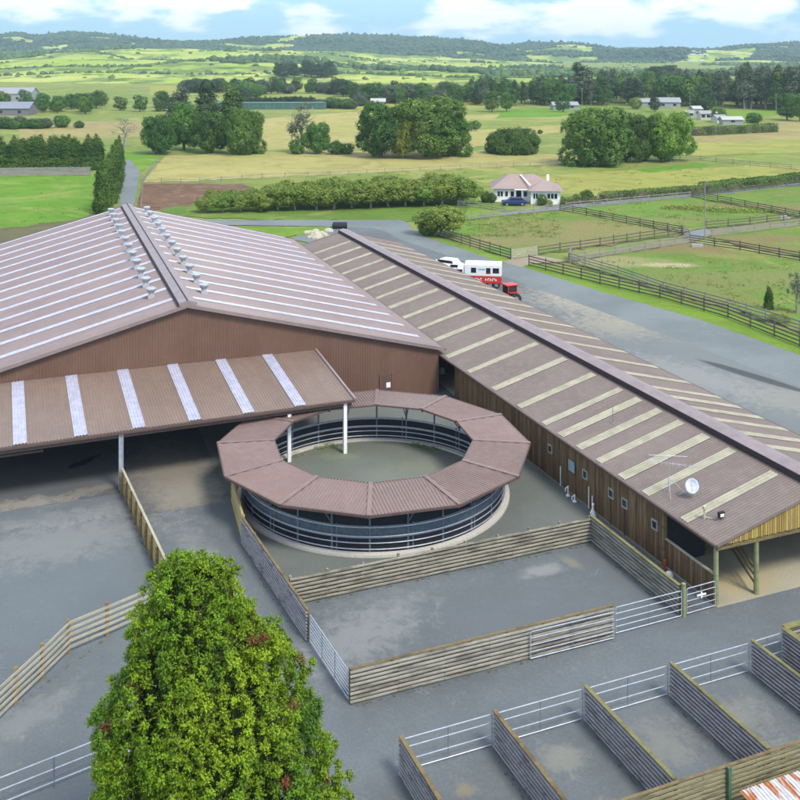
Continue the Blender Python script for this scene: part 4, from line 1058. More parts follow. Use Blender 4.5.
for k in range(10):
    c = A_.lerp(B_, (k+.25)/9.6)+n_*.1
    mb = MB(); mb.beam(c+Vector((0, 0, .05)), c+Vector((0, 0, 1.47)), .16, .16); part('post', mb, T_POST, tf)
fz = [.3, .58, .86, 1.14, 1.42]
rail_fence([(-3.2, 40.8), (.62, 45.7), (1.75, 47.1), (2.95, 48.7), (4.75, 49.4), (8.0, 50.7)], 'pale five rail timber fence curving behind the conifer at the left edge', 'yard_fence', 5, 1.5, 3, T_PALE, T_POST, .04, .12, .16, 'f', zs=fz, z0=.09)
pf = thing('pipe_fence', 'thin three rail steel pipe fence at the bottom left behind the conifer', 'fence', (0, 39.5, .09))
for z in (.3, .78, 1.24):
    mb = MB(); mb.tube((-4, 38.7, z), (9, 41.6, z), .028); part('rail', mb, M_GALV, pf)
for t in (-3, 1.9, 6.5):
    s = 38.7+(t+4)*.223; mb = MB(); mb.tube((t, s, .05), (t, s, 1.26), .03); part('post', mb, M_GALVD, pf)

# ------------------------------------------------------------------ paddock fences
def gf(uv, label, **k): return rail_fence([G(*q)[:2] for q in uv], label, **k)
gf([(529, 266.5), (600, 284.5), (660, 298.5), (728, 318.5), (800, 347), (870, 376)], 'dark four rail fence along the grass verge of the road on the right', rails=4, h=1.5, sp=3.2)
gf([(570, 263), (618, 277), (663, 293), (728, 311), (766, 323), (800, 334), (880, 362)], 'grey weathered paddock fence just behind the dark roadside fence', rails=4, h=1.4, sp=3.0, m=T_FENCEG)
gf([(437, 236), (470, 247), (511, 259.5)], 'dark fence on the road side of the left paddock beside the round leafy bush', rails=4, h=1.5, sp=2.4)
gf([(538, 255.5), (560, 252), (600, 246.5), (640, 240.5), (682, 234.5)], 'dark fence on the left side of the grassy lane between two paddocks', rails=3, h=1.3, sp=3.0)
gf([(570, 262), (600, 257.5), (645, 250), (690, 243.3)], 'fence on the right side of the grassy lane leading to the tall pole', rails=3, h=1.3, sp=3.0, m=T_FENCEG)
gf([(690, 243.2), (740, 250.5), (800, 261.5), (880, 277)], 'dark fence running right from the foot of the tall pole', rails=4, h=1.3, sp=3.2)
gf([(455, 229), (463, 221.5), (480, 218.8), (520, 215), (560, 210.8)], 'grey fence curving along the lane in front of the house', rails=3, h=1.3, sp=2.6, m=T_FENCEG)
gf([(560, 210.8), (600, 218.5), (640, 226.5), (682, 234.3)], 'dark diagonal fence from the house lane to the lane junction', rails=4, h=1.3, sp=3.2)
gf([(566, 209), (620, 204), (690, 197.6)], 'pale fence between the house lane and the middle paddock', rails=3, h=1.2, sp=3.4, m=T_FENCEG)
gf([(692, 197.6), (745, 208), (800, 219), (860, 229)], 'dark diagonal fence dividing the upper right paddocks', rails=4, h=1.4, sp=3.6)
gf([(706, 229), (750, 225), (800, 219), (880, 210)], 'fence along the far side of the concrete lane at the right edge', rails=3, h=1.25, sp=3.6)
gf([(712, 237), (755, 232), (800, 226), (880, 216)], 'fence along the near side of the concrete lane at the right edge', rails=3, h=1.25, sp=3.6, m=T_FENCEG)
gf([(690, 197), (745, 191), (800, 185.5), (880, 178)], 'dark fence in front of the long clipped hedge at the right', rails=3, h=1.1, sp=4)
gf([(458, 207), (480, 208.5), (505, 212.5)], 'low grey fence around the house lawn', rails=3, h=1.1, sp=2.6, m=T_FENCEG)
M_WIRE = T_FENCEG
gf([(142, 184), (200, 183.6), (262, 178.4), (330, 176), (420, 171.5), (480, 168.5), (530, 166.3), (604, 163.3)], 'long post and rail fence across the dry field behind the orchard row', rails=2, h=1.1, sp=4.5, m=M_WIRE, rh=.08)
gf([(660, 159.5), (700, 161), (750, 166), (812, 171.5)], 'far fence crossing the dry field right of the big round trees', rails=3, h=1.3, sp=5, m=M_WIRE, rh=.1)
gf([(0, 176.5), (90, 175.5)], 'grey close railed fence below the dark shelterbelt on the left', rails=5, h=1.9, sp=4, m=T_FENCEG, rh=.34)
gf([(141, 212), (143, 184), (150, 172), (160, 160)], 'thin post fence along the right side of the narrow farm road', rails=2, h=1.1, sp=4.5, m=M_WIRE, rh=.07)
g2 = [G(512, 259.6), G(537, 256)]
def plank_gate(a, b_, label, h=1.3, m=None, n=5):
    g = thing('farm_gate', label, 'gate', (a[0], a[1], 0), 'w'); a, b_ = Vector(a), Vector(b_); m = m or T_FENCEG
    mb = MB()
    for k in range(n): mb.beam(a+Vector((0, 0, .25+k*h*.8/(n-1))), b_+Vector((0, 0, .25+k*h*.8/(n-1))), .05, .14)
    part('rails', mb, m, g)
    for c in (a, b_): mb = MB(); mb.beam(c, c+Vector((0, 0, h+.15)), .2, .2); part('post', mb, m, g)
    mb = MB(); mb.beam(a+Vector((0, -.04, .25)), b_+Vector((0, -.04, h)), .04, .1); part('brace', mb, m, g)
plank_gate(G(512, 259.7), G(537, 256), 'wide pale timber gate between the road entrance and the left paddock', m=T_PALE, n=6)
plank_gate(G(569, 262.5), G(571, 258), 'small pale gate at the start of the grassy lane', n=4)
plank_gate(G(683, 234.4), G(690, 240), 'small gate at the lane junction beside the tall pole', n=4)
# poles
def pole(uv, h, label, arms=True, r=.14):
    x, y, _ = G(*uv); p_ = thing('utility_pole', label, 'pole', (x, y, 0), 'w')
    mb = MB(); mb.tube((x, y, 0), (x, y, h), r, r*.65, 8); part('shaft', mb, T_FENCEG, p_)
    if arms: mb = MB(); mb.beam((x-.9, y, h-.4), (x+.9, y, h-.4), .1, .1); part('crossarm', mb, T_FENCEG, p_)
pole((705, 246), 9.3, 'tall thin grey pole standing where the paddock lanes meet', False, .1)
pole((292, 147), 9.5, 'lone power pole in the dry field left of the sparse tree')
pole((582, 112), 11, 'power pole against the far belt of trees')
pole((690, 112.5), 9, 'far power pole among the roofs by the tree belt')
pole((776, 115), 9, 'far power pole at the right in front of the tall pines')
mb = MB(); x, y, _ = G(697, 247.5); mb.box(x-.8, x+.8, y-.3, y+.3, 0, .5); mb.box(x-.7, x+.7, y-.2, y+.2, .3, .52)
solo('water_trough', mb, M_FRAMEW, (x, y, 0), 'pale water trough at the foot of the tall grey pole', 'trough', frame='w')
mb = MB(); x, y, _ = G(785, 219.5); mb.dome((x, y, 0), 1.0, .5, .7, 10, 4); solo('hay_bale', mb, M_FRAMEW, (x, y, 0), 'pale wrapped bale beside the upper right fence', 'bale', frame='w')
mb = MB(); x, y, _ = G(340, 229); mb.tube((x-1.1, y, .55), (x+1.1, y, .55), .55, .55, 12); mb.tube((x-1.12, y, .55), (x-1.2, y, .55), .3, .3, 10); solo('black_drum', mb, M_BLACK, (x, y, 0), 'black drum lying beyond the far end of the stable roof', 'drum', frame='w')
mb = MB(); rnd = random.Random(3)
for i in range(26):
    x, y, _ = G(318+rnd.gauss(0, 6), 236+rnd.gauss(0, 2)); r = rnd.uniform(.3, .8); mb.dome((x, y, 0), r, r*rnd.uniform(.6, 1), r*.8, 6, 3)
x, y, _ = G(318, 237)
solo('rock_pile', mb, mat_plain('pale_rock', (.42, .38, .30), .9), (x, y, 0), 'heap of pale rocks beyond the far end of the stable', 'rocks', frame='w', kind='stuff')

# ------------------------------------------------------------------ vehicles
M_RED = mat_plain('red_paint_vehicle', (.52, .03, .02), .35, 0, .08); M_TYRE = mat_plain('tyre', (.02, .02, .02), .8, 0, .2)
M_VW = mat_plain('vehicle_white', (.74, .74, .74), .35, 0, .04); M_CHROME = mat_plain('hub_metal', (.4, .4, .42), .35, .6, .1)
M_LAMP = mat_plain('lamp_clear', (.6, .6, .58), .2); M_BLUE = mat_plain('vehicle_blue', (.015, .03, .12), .3, 0, .1)
def wheel(parent, x, y, r, w=.24):
    mb = MB(); mb.tube((x, y-w/2, r), (x, y+w/2, r), r, r, 18); wh_ = part('wheel', mb, M_TYRE, parent)
    mb = MB(); mb.tube((x, y-w/2-.012, r), (x, y+w/2+.012, r), r*.55, r*.55, 12); part('rim', mb, M_CHROME, wh_)
def lofty(mb, secs):
    """secs: list of (x, half width, zlow, zhigh, bevel)"""
    rings = []
    for x, w, a, b_, bv in secs:
        rings.append([(x, -w+bv, a), (x, w-bv, a), (x, w, a+bv), (x, w, b_-bv), (x, w-bv, b_), (x, -w+bv, b_), (x, -w, b_-bv), (x, -w, a+bv)])
    return mb.loft(rings)
# horse truck: white box body with red skirt, side facing the camera
x, y, _ = G(484, 287)
tk = thing('horse_truck', 'white horse truck with a red lettered skirt parked behind the stable', 'truck', (x, y, .094), 'l', rot=math.radians(-8)); tk.scale = (.86, .9, .92)
mb = MB(); lofty(mb, [(-2.6, 1.2, 1.52, 3.0, .1), (-2.5, 1.22, 1.5, 3.05, .1), (2.3, 1.22, 1.5, 3.05, .1), (2.42, 1.2, 1.52, 3.0, .1)]); bd = part('body', mb, M_VW, tk)
mb = MB(); lofty(mb, [(-2.6, 1.2, .62, 1.5, .04), (2.42, 1.2, .62, 1.5, .04)]); sk = part('skirt', mb, M_RED, tk)
mb = MB(); lofty(mb, [(-4.2, 1.05, .6, 1.5, .12), (-4.1, 1.12, .55, 1.75, .12), (-3.5, 1.12, .55, 2.5, .12), (-2.66, 1.12, .55, 2.6, .1)]); cb = part('cab', mb, M_VW, tk)
mb = MB(); mb.box(-3.6, -2.9, -1.135, -1.12, 1.65, 2.3); mb.box(-3.6, -2.9, 1.12, 1.135, 1.65, 2.3); part('window', mb, M_GLASS, cb)
mb = MB(); mb.box(-3.05, 2.3, -1.0, 1.0, .5, .62); part('chassis', mb, M_BLACK, tk)
for a, b_ in ((-1.7, -1.0), (.35, .95), (1.25, 2.1)):
    mb = MB(); mb.box(a, b_, -1.235, -1.222, 1.95, 2.6); w_ = part('window', mb, M_GLASS, bd)
mb = MB(); mb.box(-.75, .2, -1.232, -1.222, 2.3, 2.5); part('blue_stripe', mb, mat_plain('stripe_blue', (.15, .4, .5), .4), bd)
mb = MB(); mb.box(.32, .98, -1.242, -1.236, 1.86, 1.94); part('red_trim', mb, M_RED, bd)
for k in range(3): mb = MB(); mb.box(-1.6+k*1.5, -1.1+k*1.5, -.25, .25, 3.051, 3.16); part('roof_vent', mb, M_VW, bd)
# pale lettering on the skirt
mb = MB(); xx = -2.1; rnd = random.Random(4)
for wlen in (6, 5):
    for i in range(wlen):
        mb.box(xx, xx+.07, -1.212, -1.2, .95, 1.3); mb.box(xx+.071, xx+.24, -1.212, -1.2, 1.2 if i % 2 else 1.08, 1.3 if i % 2 else 1.17)
        if i % 3: mb.box(xx+.18, xx+.24, -1.212, -1.2, .95, 1.04)
        xx += .33
    xx += .35
part('lettering', mb, M_WHITE, sk)
for xx in (-3.5, .9, 1.75): 
    for yy in (-1.0, 1.0): wheel(tk, xx, yy, .45)
for yy in (-.9, .9): mb = MB(); mb.box(-4.24, -4.2, yy-.14, yy+.14, .85, 1.02); part('headlight', mb, M_LAMP, tk)
def car(loc, rot, body_m, label, ute=False, L_=4.4, name='parked_car'):
    c = thing(name, label, 'car', loc, 'l', rot=rot)
    mb = MB(); lofty(mb, [(-L_/2, .78, .35, .7, .08), (-L_/2+.15, .88, .28, .92, .12), (-.9, .9, .25, .98, .1), (1.2, .9, .25, 1.0, .1), (L_/2-.1, .86, .3, .95, .1), (L_/2, .8, .4, .85, .06)])
    b = part('body', mb, body_m, c)
    mb = MB(); e = .5 if ute else 1.7
    lofty(mb, [(-1.1, .78, .96, 1.0, .01), (-.45, .72, .96, 1.46, .1), (e-.35, .72, .96, 1.5, .1), (e, .76, .96, 1.05, .01)]); cabin = part('cabin', mb, body_m, c)
    mb = MB(); mb.box(-.75, e-.3, -.79, -.775, 1.04, 1.34); mb.box(-.75, e-.3, .775, .79, 1.04, 1.34); part('window', mb, M_GLASS, cabin)
    mb = MB(); mb.add([(-1.09, -.66, 1.03), (-1.09, .66, 1.03), (-.52, .62, 1.42), (-.52, -.62, 1.42)], [(0, 1, 2, 3)]); part('windscreen', mb, M_GLASS, cabin)
    for xx in (-L_/2+.8, L_/2-.85):
        for yy in (-.8, .8): wheel(c, xx, yy, .33, .2)
    for yy in (-.62, .62): mb = MB(); mb.box(-L_/2-.01, -L_/2+.08, yy-.16, yy+.16, .6, .74); part('headlight', mb, M_LAMP, c)
    return c
x, y, _ = G(458, 274.5, .09); car((x, y, .094), math.radians(-20), M_VW, 'white pickup parked in front of the horse truck cab', True, 4.9, 'pickup_truck')
x, y, _ = G(446, 269.5, .09); car((x, y, .094), math.radians(-35), M_VW, 'white car parked farthest up the road behind the stable roof')
x, y, _ = G(514, 205.4); car((x, y, 0), math.radians(3), M_BLUE, 'dark blue car parked in front of the white house')
# tractor
x, y, _ = G(506, 307)
tr = thing('tractor', 'small red tractor with a dark glazed cab beside the horse truck', 'tractor', (x, y, .094), 'l', rot=math.radians(25)); tr.scale = (.9, .9, .95)
mb = MB(); lofty(mb, [(-2.0, .38, .7, 1.3, .08), (-1.9, .42, .65, 1.42, .1), (-.4, .45, .6, 1.5, .1), (0, .45, .6, 1.5, .1)]); bn = part('bonnet', mb, M_RED, tr)
mb = MB(); mb.box(-.1, 1.2, -.5, .5, .6, 1.3); part('chassis', mb, M_BLACK, tr)
mb = MB(); lofty(mb, [(-.05, .62, 1.3, 2.35, .05), (1.15, .62, 1.3, 2.35, .05)]); cb = part('cab', mb, M_GLASS, tr)
for xx in (-.06, 1.14):
    for yy in (-.62, .62): mb = MB(); mb.box(xx-.03, xx+.05, yy-.03, yy+.03, 1.25, 2.37); part('pillar', mb, M_RED, cb)
mb = MB(); lofty(mb, [(-.25, .7, 2.37, 2.52, .04), (1.3, .7, 2.37, 2.52, .04)]); part('cab_roof', mb, M_RED, tr)
for yy in (-.85, .85):
    wheel(tr, .75, yy, .8, .42); wheel(tr, -1.5, yy*.85, .48, .26)
    mb = MB(); mb.box(.0, 1.5, yy-.22, yy+.22, 1.62, 1.68); part('mudguard', mb, M_RED, tr)
mb = MB(); mb.tube((-1.2, .25, 1.4), (-1.2, .25, 2.2), .04); part('exhaust', mb, M_BLACK, tr)

# ------------------------------------------------------------------ white house
M_HROOF = mat_roof('house_roof', (.30, .225, .20), (.36, .29, .26), .7, .4); M_HWALL = mat_plain('house_white', (.80, .80, .78), .6, 0, .04, 1)
hx, hy, _ = G(525, 203.5)
ho = thing('white_house', 'white bungalow with a grey-brown hipped roof behind the curved lane fence', 'house', (hx, hy, 0), 'l', rot=math.radians(-4))
mb = MB(); mb.box(-5.6, 4.9, 1.5, 10, 0, 2.55); mb.box(1.0, 6.3, -1.0, 8, .001, 2.5); wl = part('wall', mb, M_HWALL, ho)
mb = MB()
def hip(x0, x1, y0, y1, z0, z1, ri):
    mb.add([(x0, y0, z0), (x1, y0, z0), (x1, y1, z0), (x0, y1, z0), (x0+ri, (y0+y1)/2, z1), (x1-ri, (y0+y1)/2, z1)],
           [(0, 1, 5, 4), (1, 2, 5), (2, 3, 4, 5), (3, 0, 4), (0, 3, 2, 1)])
hip(-6.2, 5.5, .9, 10.6, 2.5, 4.7, 3.6); rf = part('roof', mb, M_HROOF, ho)
mb = MB(); hip(.4, 6.9, -1.6, 8.4, 2.47, 3.9, 3.1); part('wing_roof', mb, M_HROOF, rf)
mb = MB(); mb.beam((1.0, .95, 3.2), (-.6, 5.0, 4.66), .3, .06); part('valley_flashing', mb, M_WHITE, rf)
mb = MB(); mb.box(4.4, 4.9, 6.5, 7.0, 3.2, 4.5); part('chimney', mb, M_HWALL, rf)
for x0, x1, yf in ((-5.0, -3.9, 1.5), (-3.6, -3.0, 1.5), (-2.6, -1.9, 1.5), (-.2, .5, 1.5), (1.4, 2.3, -1.0), (3.9, 5.8, -1.0)):
    mb = MB(); mb.box(x0, x1, yf-.06, yf, 1.0, 2.05); wn = part('window', mb, M_WHITE, ho)
    mb = MB(); n_ = max(1, round((x1-x0)/.55)); p_ = (x1-x0)/n_
    for k in range(n_): mb.box(x0+k*p_+.06, x0+(k+1)*p_-.06, yf-.075, yf-.062, 1.08, 1.97)
    part('pane', mb, M_GLASS, wn)
mb = MB(); mb.box(-1.5, -.6, 1.42, 1.5, 0, 2.1); part('door', mb, M_GLASS, ho)
mb = MB(); mb.box(-1.9, .9, .4, 1.5, 2.35, 2.48); part('porch_roof', mb, M_WHITE, ho)
for xx in (-1.8, -.5, .85): mb = MB(); mb.box(xx-.06, xx+.06, .45, .57, 0, 2.35); part('porch_post', mb, M_WHITE, ho)
# far roofs and buildings
M_FWALL = mat_plain('far_wall_pale', (.45, .45, .42), .7, 0, .15)
def farm_house(uv, L_, D, h, rise, wm, rm, label, rot=0.0, name='farm_building', cat='building', group=None, windows=2):
    x, y, _ = G(*uv); b = thing(name, label, cat, (x, y, 0), 'l', group=group, rot=rot)
    mb = MB(); mb.box(-L_/2, L_/2, 0, D, 0, h)
    mb.add([(-L_/2, 0, h), (-L_/2, D, h), (-L_/2, D/2, h+rise), (L_/2, 0, h), (L_/2, D, h), (L_/2, D/2, h+rise)], [(0, 2, 1), (3, 4, 5)]); part('wall', mb, wm, b)
    mb = MB(); o_ = .4
    for yy, zz in ((-o_, h-.1), (D+o_, h-.1)):
        a = [(-L_/2-o_, yy, zz), (L_/2+o_, yy, zz), (L_/2+o_, D/2, h+rise+.05), (-L_/2-o_, D/2, h+rise+.05)]
        mb.add(a+[(p[0], p[1], p[2]+.12) for p in a], [(0, 1, 2, 3), (7, 6, 5, 4), (0, 4, 5, 1), (1, 5, 6, 2), (2, 6, 7, 3), (3, 7, 4, 0)])
    part('roof', mb, rm, b)
    for k in range(windows):
        xx = -L_/2+L_*(k+.5)/windows; mb = MB(); mb.box(xx-.7, xx+.7, -.06, -.01, 1.0, 2.1); part('window', mb, M_GLASS, b)
    return b
M_RGREY = mat_plain('roof_light_grey', (.27, .28, .29), .6, 0, .2); M_RWHITE = mat_plain('roof_pale', (.40, .40, .39), .6, 0, .08); M_RDK = mat_plain('roof_dark', (.16, .15, .16), .7)
farm_house((566, 110.0), 12, 6, 2.2, 1.4, M_RGREY, M_RGREY, 'white farmhouse below the dark pointed tree at the edge of the far belt', .1)
farm_house((645, 107), 9, 6, 2.4, 1.6, M_RGREY, M_RGREY, 'pale grey roofed house in the far trees, left of its larger neighbour', .1, 'far_house', 'house')
farm_house((669, 108), 11, 7, 2.8, 2, M_RGREY, M_RGREY, 'large pale roofed house in the far trees behind the bright green tree', -.1, 'far_house', 'house')
nm_ = ['leftmost', 'second from left', 'third from left', 'fourth from left', 'fifth from left', 'rightmost']
for i, (u, v, l_, h_) in enumerate([(689, 118, 4, 2.2), (698, 116.5, 4.5, 3.6), (706, 120, 5, 2.8), (714, 120, 4.5, 2.2), (722, 123, 5, 2.2), (733, 125, 9, 2.2)]):
    farm_house((u, v), l_*.85, 4, h_*.9, 1.0, M_FWALL if i % 2 == 0 else M_RGREY, M_RWHITE if i % 2 else M_RGREY, 'small white building beside the dark clipped hedge, %s of the cluster' % nm_[i], (-.3, .2, .1, -.2, .3, .05)[i], 'outbuilding', 'building', windows=1 if i % 2 else 2)
farm_house((3, 101), 30, 14, 4, 3, M_RGREY, M_RGREY, 'pale roofed barn at the far left edge behind the dark hedge line', .05, 'barn', 'barn')
farm_house((10, 115.5), 16, 10, 3, 2.5, M_RDK, mat_plain('roof_blue_grey', (.20, .22, .27), .6), 'dark grey roofed house at the left edge behind the shrubs', .0, 'far_house', 'house')
farm_house((378, 106), 7, 5, 2.2, 1.4, M_FWALL, M_RWHITE, 'tiny white house behind the trees left of the big spreading trees', 0, 'far_house', 'house', windows=1)
farm_house((457, 101), 9, 6, 3, 2, M_FWALL, M_HROOF, 'tiny tan roofed house among the dark trees of the far belt', 0, 'far_house', 'house', windows=1)
# long teal tunnel house
x, y, _ = G(266, 109.5)
th = thing('tunnel_house', 'long low dark teal shade house in front of a dark hedge in the far fields', 'shade house', (x, y, 0), 'l', rot=.02)
mb = MB(); mb.box(-28, 28, 0, 14, 0, 2.9); part('cover', mb, mat_plain('teal_netting', (.05, .12, .10), .7, 0, .15, .3), th)
for k in range(15): mb = MB(); mb.box(-28+k*4-.1, -28+k*4+.1, -.15, -.02, 0, 3.2); part('post', mb, M_GALVD, th)
mb = MB(); mb.box(-28, 28, -.2, .0, 2.92, 3.15); part('top_rail', mb, M_GALVD, th)

# ------------------------------------------------------------------ vegetation
L_DEEP = mat_leaf('leaf_deep', (0.05, 0.12, 0.025), (0.085, 0.175, 0.032), (0.12, 0.21, 0.038), .22)
L_MID = mat_leaf('leaf_mid', (0.07, 0.165, 0.03), (0.12, 0.235, 0.04), (0.16, 0.27, 0.045), .25)
L_BRIGHT = mat_leaf('leaf_bright', (0.12, 0.25, 0.03), (0.18, 0.33, 0.04), (0.22, 0.35, 0.045), .3)
L_YEL = mat_leaf('leaf_yellow', (.17, .23, .03), (.22, .27, .04), (.12, .18, .03), .3)
L_ORCH = mat_leaf('leaf_orchard', (.15, .235, .04), (.22, .30, .055), (.26, .32, .075), .6)
L_PINE = mat_leaf('leaf_pine', (0.035, 0.07, 0.03), (0.055, 0.1, 0.038), None, .2, .12)
L_GUM = mat_leaf('leaf_gum', (0.085, 0.12, 0.07), (0.125, 0.16, 0.095), (0.17, 0.19, 0.13), .2, .2)
L_HEDGE = mat_leaf('leaf_hedge', (0.055, 0.125, 0.022), (0.09, 0.175, 0.026), (0.12, 0.2, 0.035), .35)
L_CYP = mat_leaf('leaf_cypress', (0.05, 0.11, 0.022), (0.1, 0.175, 0.03), (0.14, 0.19, 0.035), .3)
BARK = mat_timber('bark', (.13, .105, .08), (.20, .17, .13), (.06, .045, .035), (1, 1, .6), .5)
BARKP = mat_timber('bark_pale', (.30, .27, .23), (.42, .39, .34), (.14, .11, .09), (1, 1, .6), .5)

HOME = COL
def tree_proto(name, label, cat, blobs, nclump, per, sigma, size, leafm, seed, trunk, bark=BARK, group=None, shell=(.8, 1.03)):
    root = bpy.data.objects.new(name, None); COL.objects.link(root); tag(root, label, cat, group); OFF[root.name] = (0, 0, 0)
    cr = bpy.data.objects.new('crown', make_leaves(name+'_leaves', blobs, nclump, per, sigma, size, leafm, seed, shell)); COL.objects.link(cr); cr.parent = root
    tk_ = bpy.data.objects.new('trunk', mesh_of('trunk', trunk, bark, smooth=True)); COL.objects.link(tk_); tk_.parent = root
    KIDS[root.name] = [cr, tk_]
    return root
PLACED = set()
def place(proto, uv, height, label=None, group=None, wide=1.0, rot=None, H0=10.0, loc=None, name=None):
    """set a tree on its surveyed spot; the first use moves the prototype itself"""
    x, y, _ = G(*uv) if loc is None else loc
    k = height/H0; sc_ = (k*wide, k*wide, k); r = random.uniform(0, 6.28) if rot is None else rot
    if proto.name not in PLACED:
        PLACED.add(proto.name); proto.location = (x, y, 0); proto.rotation_euler = (0, 0, r); proto.scale = sc_
        if label: proto['label'] = label
        if group: proto['group'] = group
        return proto
    o = dup(proto, (x, y, 0), r, sc_, label, group)
    if name: o.name = name
    return o
def rblobs(seed, n, R, z0, z1, r0, r1, flat=.8, core=None):
    rnd = random.Random(seed); out = []
    if core: out.append(core)
    for i in range(n):
        a = rnd.random()*6.28; q = math.sqrt(rnd.random())*R; z = rnd.uniform(z0, z1); zn = (z-z0)/(z1-z0+.01); f_ = 1-.45*zn**1.5-.4*(1-zn)**3
        r = rnd.uniform(r0, r1); out.append((q*f_*math.cos(a), q*f_*math.sin(a), z, r, r, r*flat))
    return out
OAK = [tree_proto('broadleaf_tree', 'x', 'tree', rblobs(s, 44, 6.0, 1.9, 8.7, 1.0, 2.3, .78, (0, 0, 4.8, 3.8, 3.8, 3.6)), 2500, 15, .2, .15, m_, s, limb_mb(10, .5, s, .45, 7, .7, start=.2))
       for s, m_ in ((11, L_DEEP), (12, L_MID), (13, L_BRIGHT), (14, L_YEL))]
OAKG = tree_proto('broadleaf_tree', 'x', 'tree', rblobs(15, 44, 6.0, 1.0, 8.7, 1.0, 2.3, .78, (0, 0, 4.4, 4.2, 4.2, 4.0)), 2600, 15, .2, .15, L_MID, 15, limb_mb(10, .5, 15, .45, 7, .7, start=.2))
DOME = tree_proto('domed_shrub', 'x', 'shrub', rblobs(21, 40, 10, 1.2, 5.8, 1.4, 2.8, .7, (0, 0, 2.2, 8, 8, 4.8)), 2200, 16, .3, .2, L_DEEP, 21, limb_mb(6, .35, 21, .6, 6, .6))
SPARSE = tree_proto('sparse_tree', 'x', 'tree', rblobs(31, 16, 3.0, 3.2, 9.5, .6, 1.1, .8), 190, 16, .22, .13, L_GUM, 31, limb_mb(10, .3, 31, .35, 12, .95), BARKP)
BARE = tree_proto('bare_tree', 'x', 'tree', rblobs(32, 14, 4.0, 3.5, 9, .8, 1.3, .8), 60, 12, .3, .1, L_GUM, 32, limb_mb(10, .35, 33, .5, 16, .85), BARKP)
PINE = [tree_proto('pine_tree', 'x', 'tree', [(random.Random(s+i).uniform(-.5, .5), random.Random(s*3+i).uniform(-.5, .5), 3.4+i*.62, 1.9-.13*i, 1.9-.13*i, .75) for i in range(11)],
        330, 14, .22, .17, m_, s, limb_mb(10, .2, s, .14, 6, .95, start=.15, twigs=False), bk) for s, m_, bk in ((41, L_PINE, BARK), (42, L_DEEP, BARK), (43, L_GUM, BARKP))]
ROUND = [tree_proto('leafy_tree', 'x', 'tree', rblobs(s, 16, 3.2, 2.2, 8.0, 1.3, 2.2, .85, (0, 0, 5, 2.6, 2.6, 3.6)), 420, 14, .28, .2, m_, s, limb_mb(10, .3, s, .3, 5, .7, twigs=False)) for s, m_ in ((51, L_DEEP), (52, L_MID), (53, L_PINE))]
ORCH = [tree_proto('orchard_tree', 'x', 'tree', rblobs(s, 20, 4.4, 3.3, 8.2, 1.4, 2.3, .8, (0, 0, 5.6, 3.8, 3.8, 3.0)), 600, 15, .34, .23, L_ORCH, s, limb_mb(10, .34, s, .35, 6, .6, start=.35, twigs=False), BARKP) for s in (61, 62, 63)]
BUSH = [tree_proto('bush', 'x', 'bush', rblobs(s, 14, 4.0, 2.5, 6.5, 1.8, 2.8, .9, (0, 0, 4, 4, 4, 4)), 420, 14, .4, .28, m_, s, limb_mb(8, .3, s, .3, 4, .6, twigs=False)) for s, m_ in ((71, L_MID), (72, L_YEL), (73, L_DEEP), (74, L_GUM))]
CYP = [tree_proto('cypress_tree', 'x', 'tree', [(random.Random(s+i).uniform(-.35, .35), random.Random(s*3+i).uniform(-.35, .35), .9+i*.72, 1.9-.09*i-.02*i*max(0, i-8), 1.9-.09*i-.02*i*max(0, i-8), 1.0) for i in range(12)],
       900, 15, .22, .15, L_CYP, s, limb_mb(9, .25, s, .1, 4, .8, twigs=False)) for s in (81, 82)]

# the large trees one can point at
place(OAK[1], (427, 156.5), 15.5, 'largest spreading green tree in the middle of the dry field', wide=1.22, rot=.4)
place(OAK[0], (381, 157.5), 14.5, 'dark green tree forming the left side of the big spreading clump', wide=.85, rot=2.0)
place(OAK[3], (404, 158.5), 10.5, 'yellow-green tree in front of the big spreading clump', wide=.62, rot=.2)
place(OAKG, (450, 156), 12.5, 'green tree forming the right end of the big spreading clump', wide=.85, rot=4)
place(OAKG, (594, 165.5), 14.8, 'round dark green tree at the left of the row of large trees', wide=.98, rot=1.0)
place(OAK[0], (626, 162), 12.5, 'darker tree between the round tree and the bright green tree', wide=.75, rot=1.2)
place(OAK[0], (645, 161), 11.8, 'shaded tree just left of the bright green tree', wide=.72, rot=3.2)
place(OAK[2], (670, 161.5), 12.6, 'bright yellow-green tree at the right end of the row of large trees', wide=.85, rot=.6)
place(DOME, (513, 153.5), 6.4, 'low domed dark green shrub alone in the dry field', wide=.92, H0=7.0)
place(OAK[0], (158, 154), 10.5, 'broad green tree at the left end of the dry field tree row', wide=.78, rot=1)
place(OAK[1], (184, 150), 13, 'taller green tree second from the left in the dry field tree row', wide=.68, rot=2.2)
place(OAK[0], (212, 153), 11.5, 'dark leafy tree in the centre of the dry field tree row', wide=.8, rot=2.9)
place(OAKG, (246, 154.5), 13, 'large leafy tree at the right end of the dry field tree row', wide=.72, rot=5)
place(PINE[0], (207, 140), 18, 'tall dark pine rising behind the dry field tree row, left of its pair', wide=1.3)
place(PINE[1], (232, 139), 16.5, 'tall pine rising behind the right part of the dry field tree row', wide=1.5)
place(PINE[2], (180, 132), 15, 'pale grey-green tree rising behind the left part of the dry field tree row', wide=1.7)
place(SPARSE, (301, 153), 13.5, 'sparse grey tree with bare limbs beside the lone power pole', wide=1.1)
place(BARE, (125, 146), 9.5, 'leafless grey tree above the shelterbelt left of the dry field trees', wide=1.3)
place(OAK[1], (317, 153.5), 8.2, 'small rounded tree in the field right of the sparse grey tree', wide=.8)
place(BUSH[0], (297, 154), 5, 'green bush at the foot of the sparse grey tree', wide=1.0)
place(BUSH[2], (336, 154.5), 4.6, 'low dark bush right of the small rounded tree', wide=1.0)
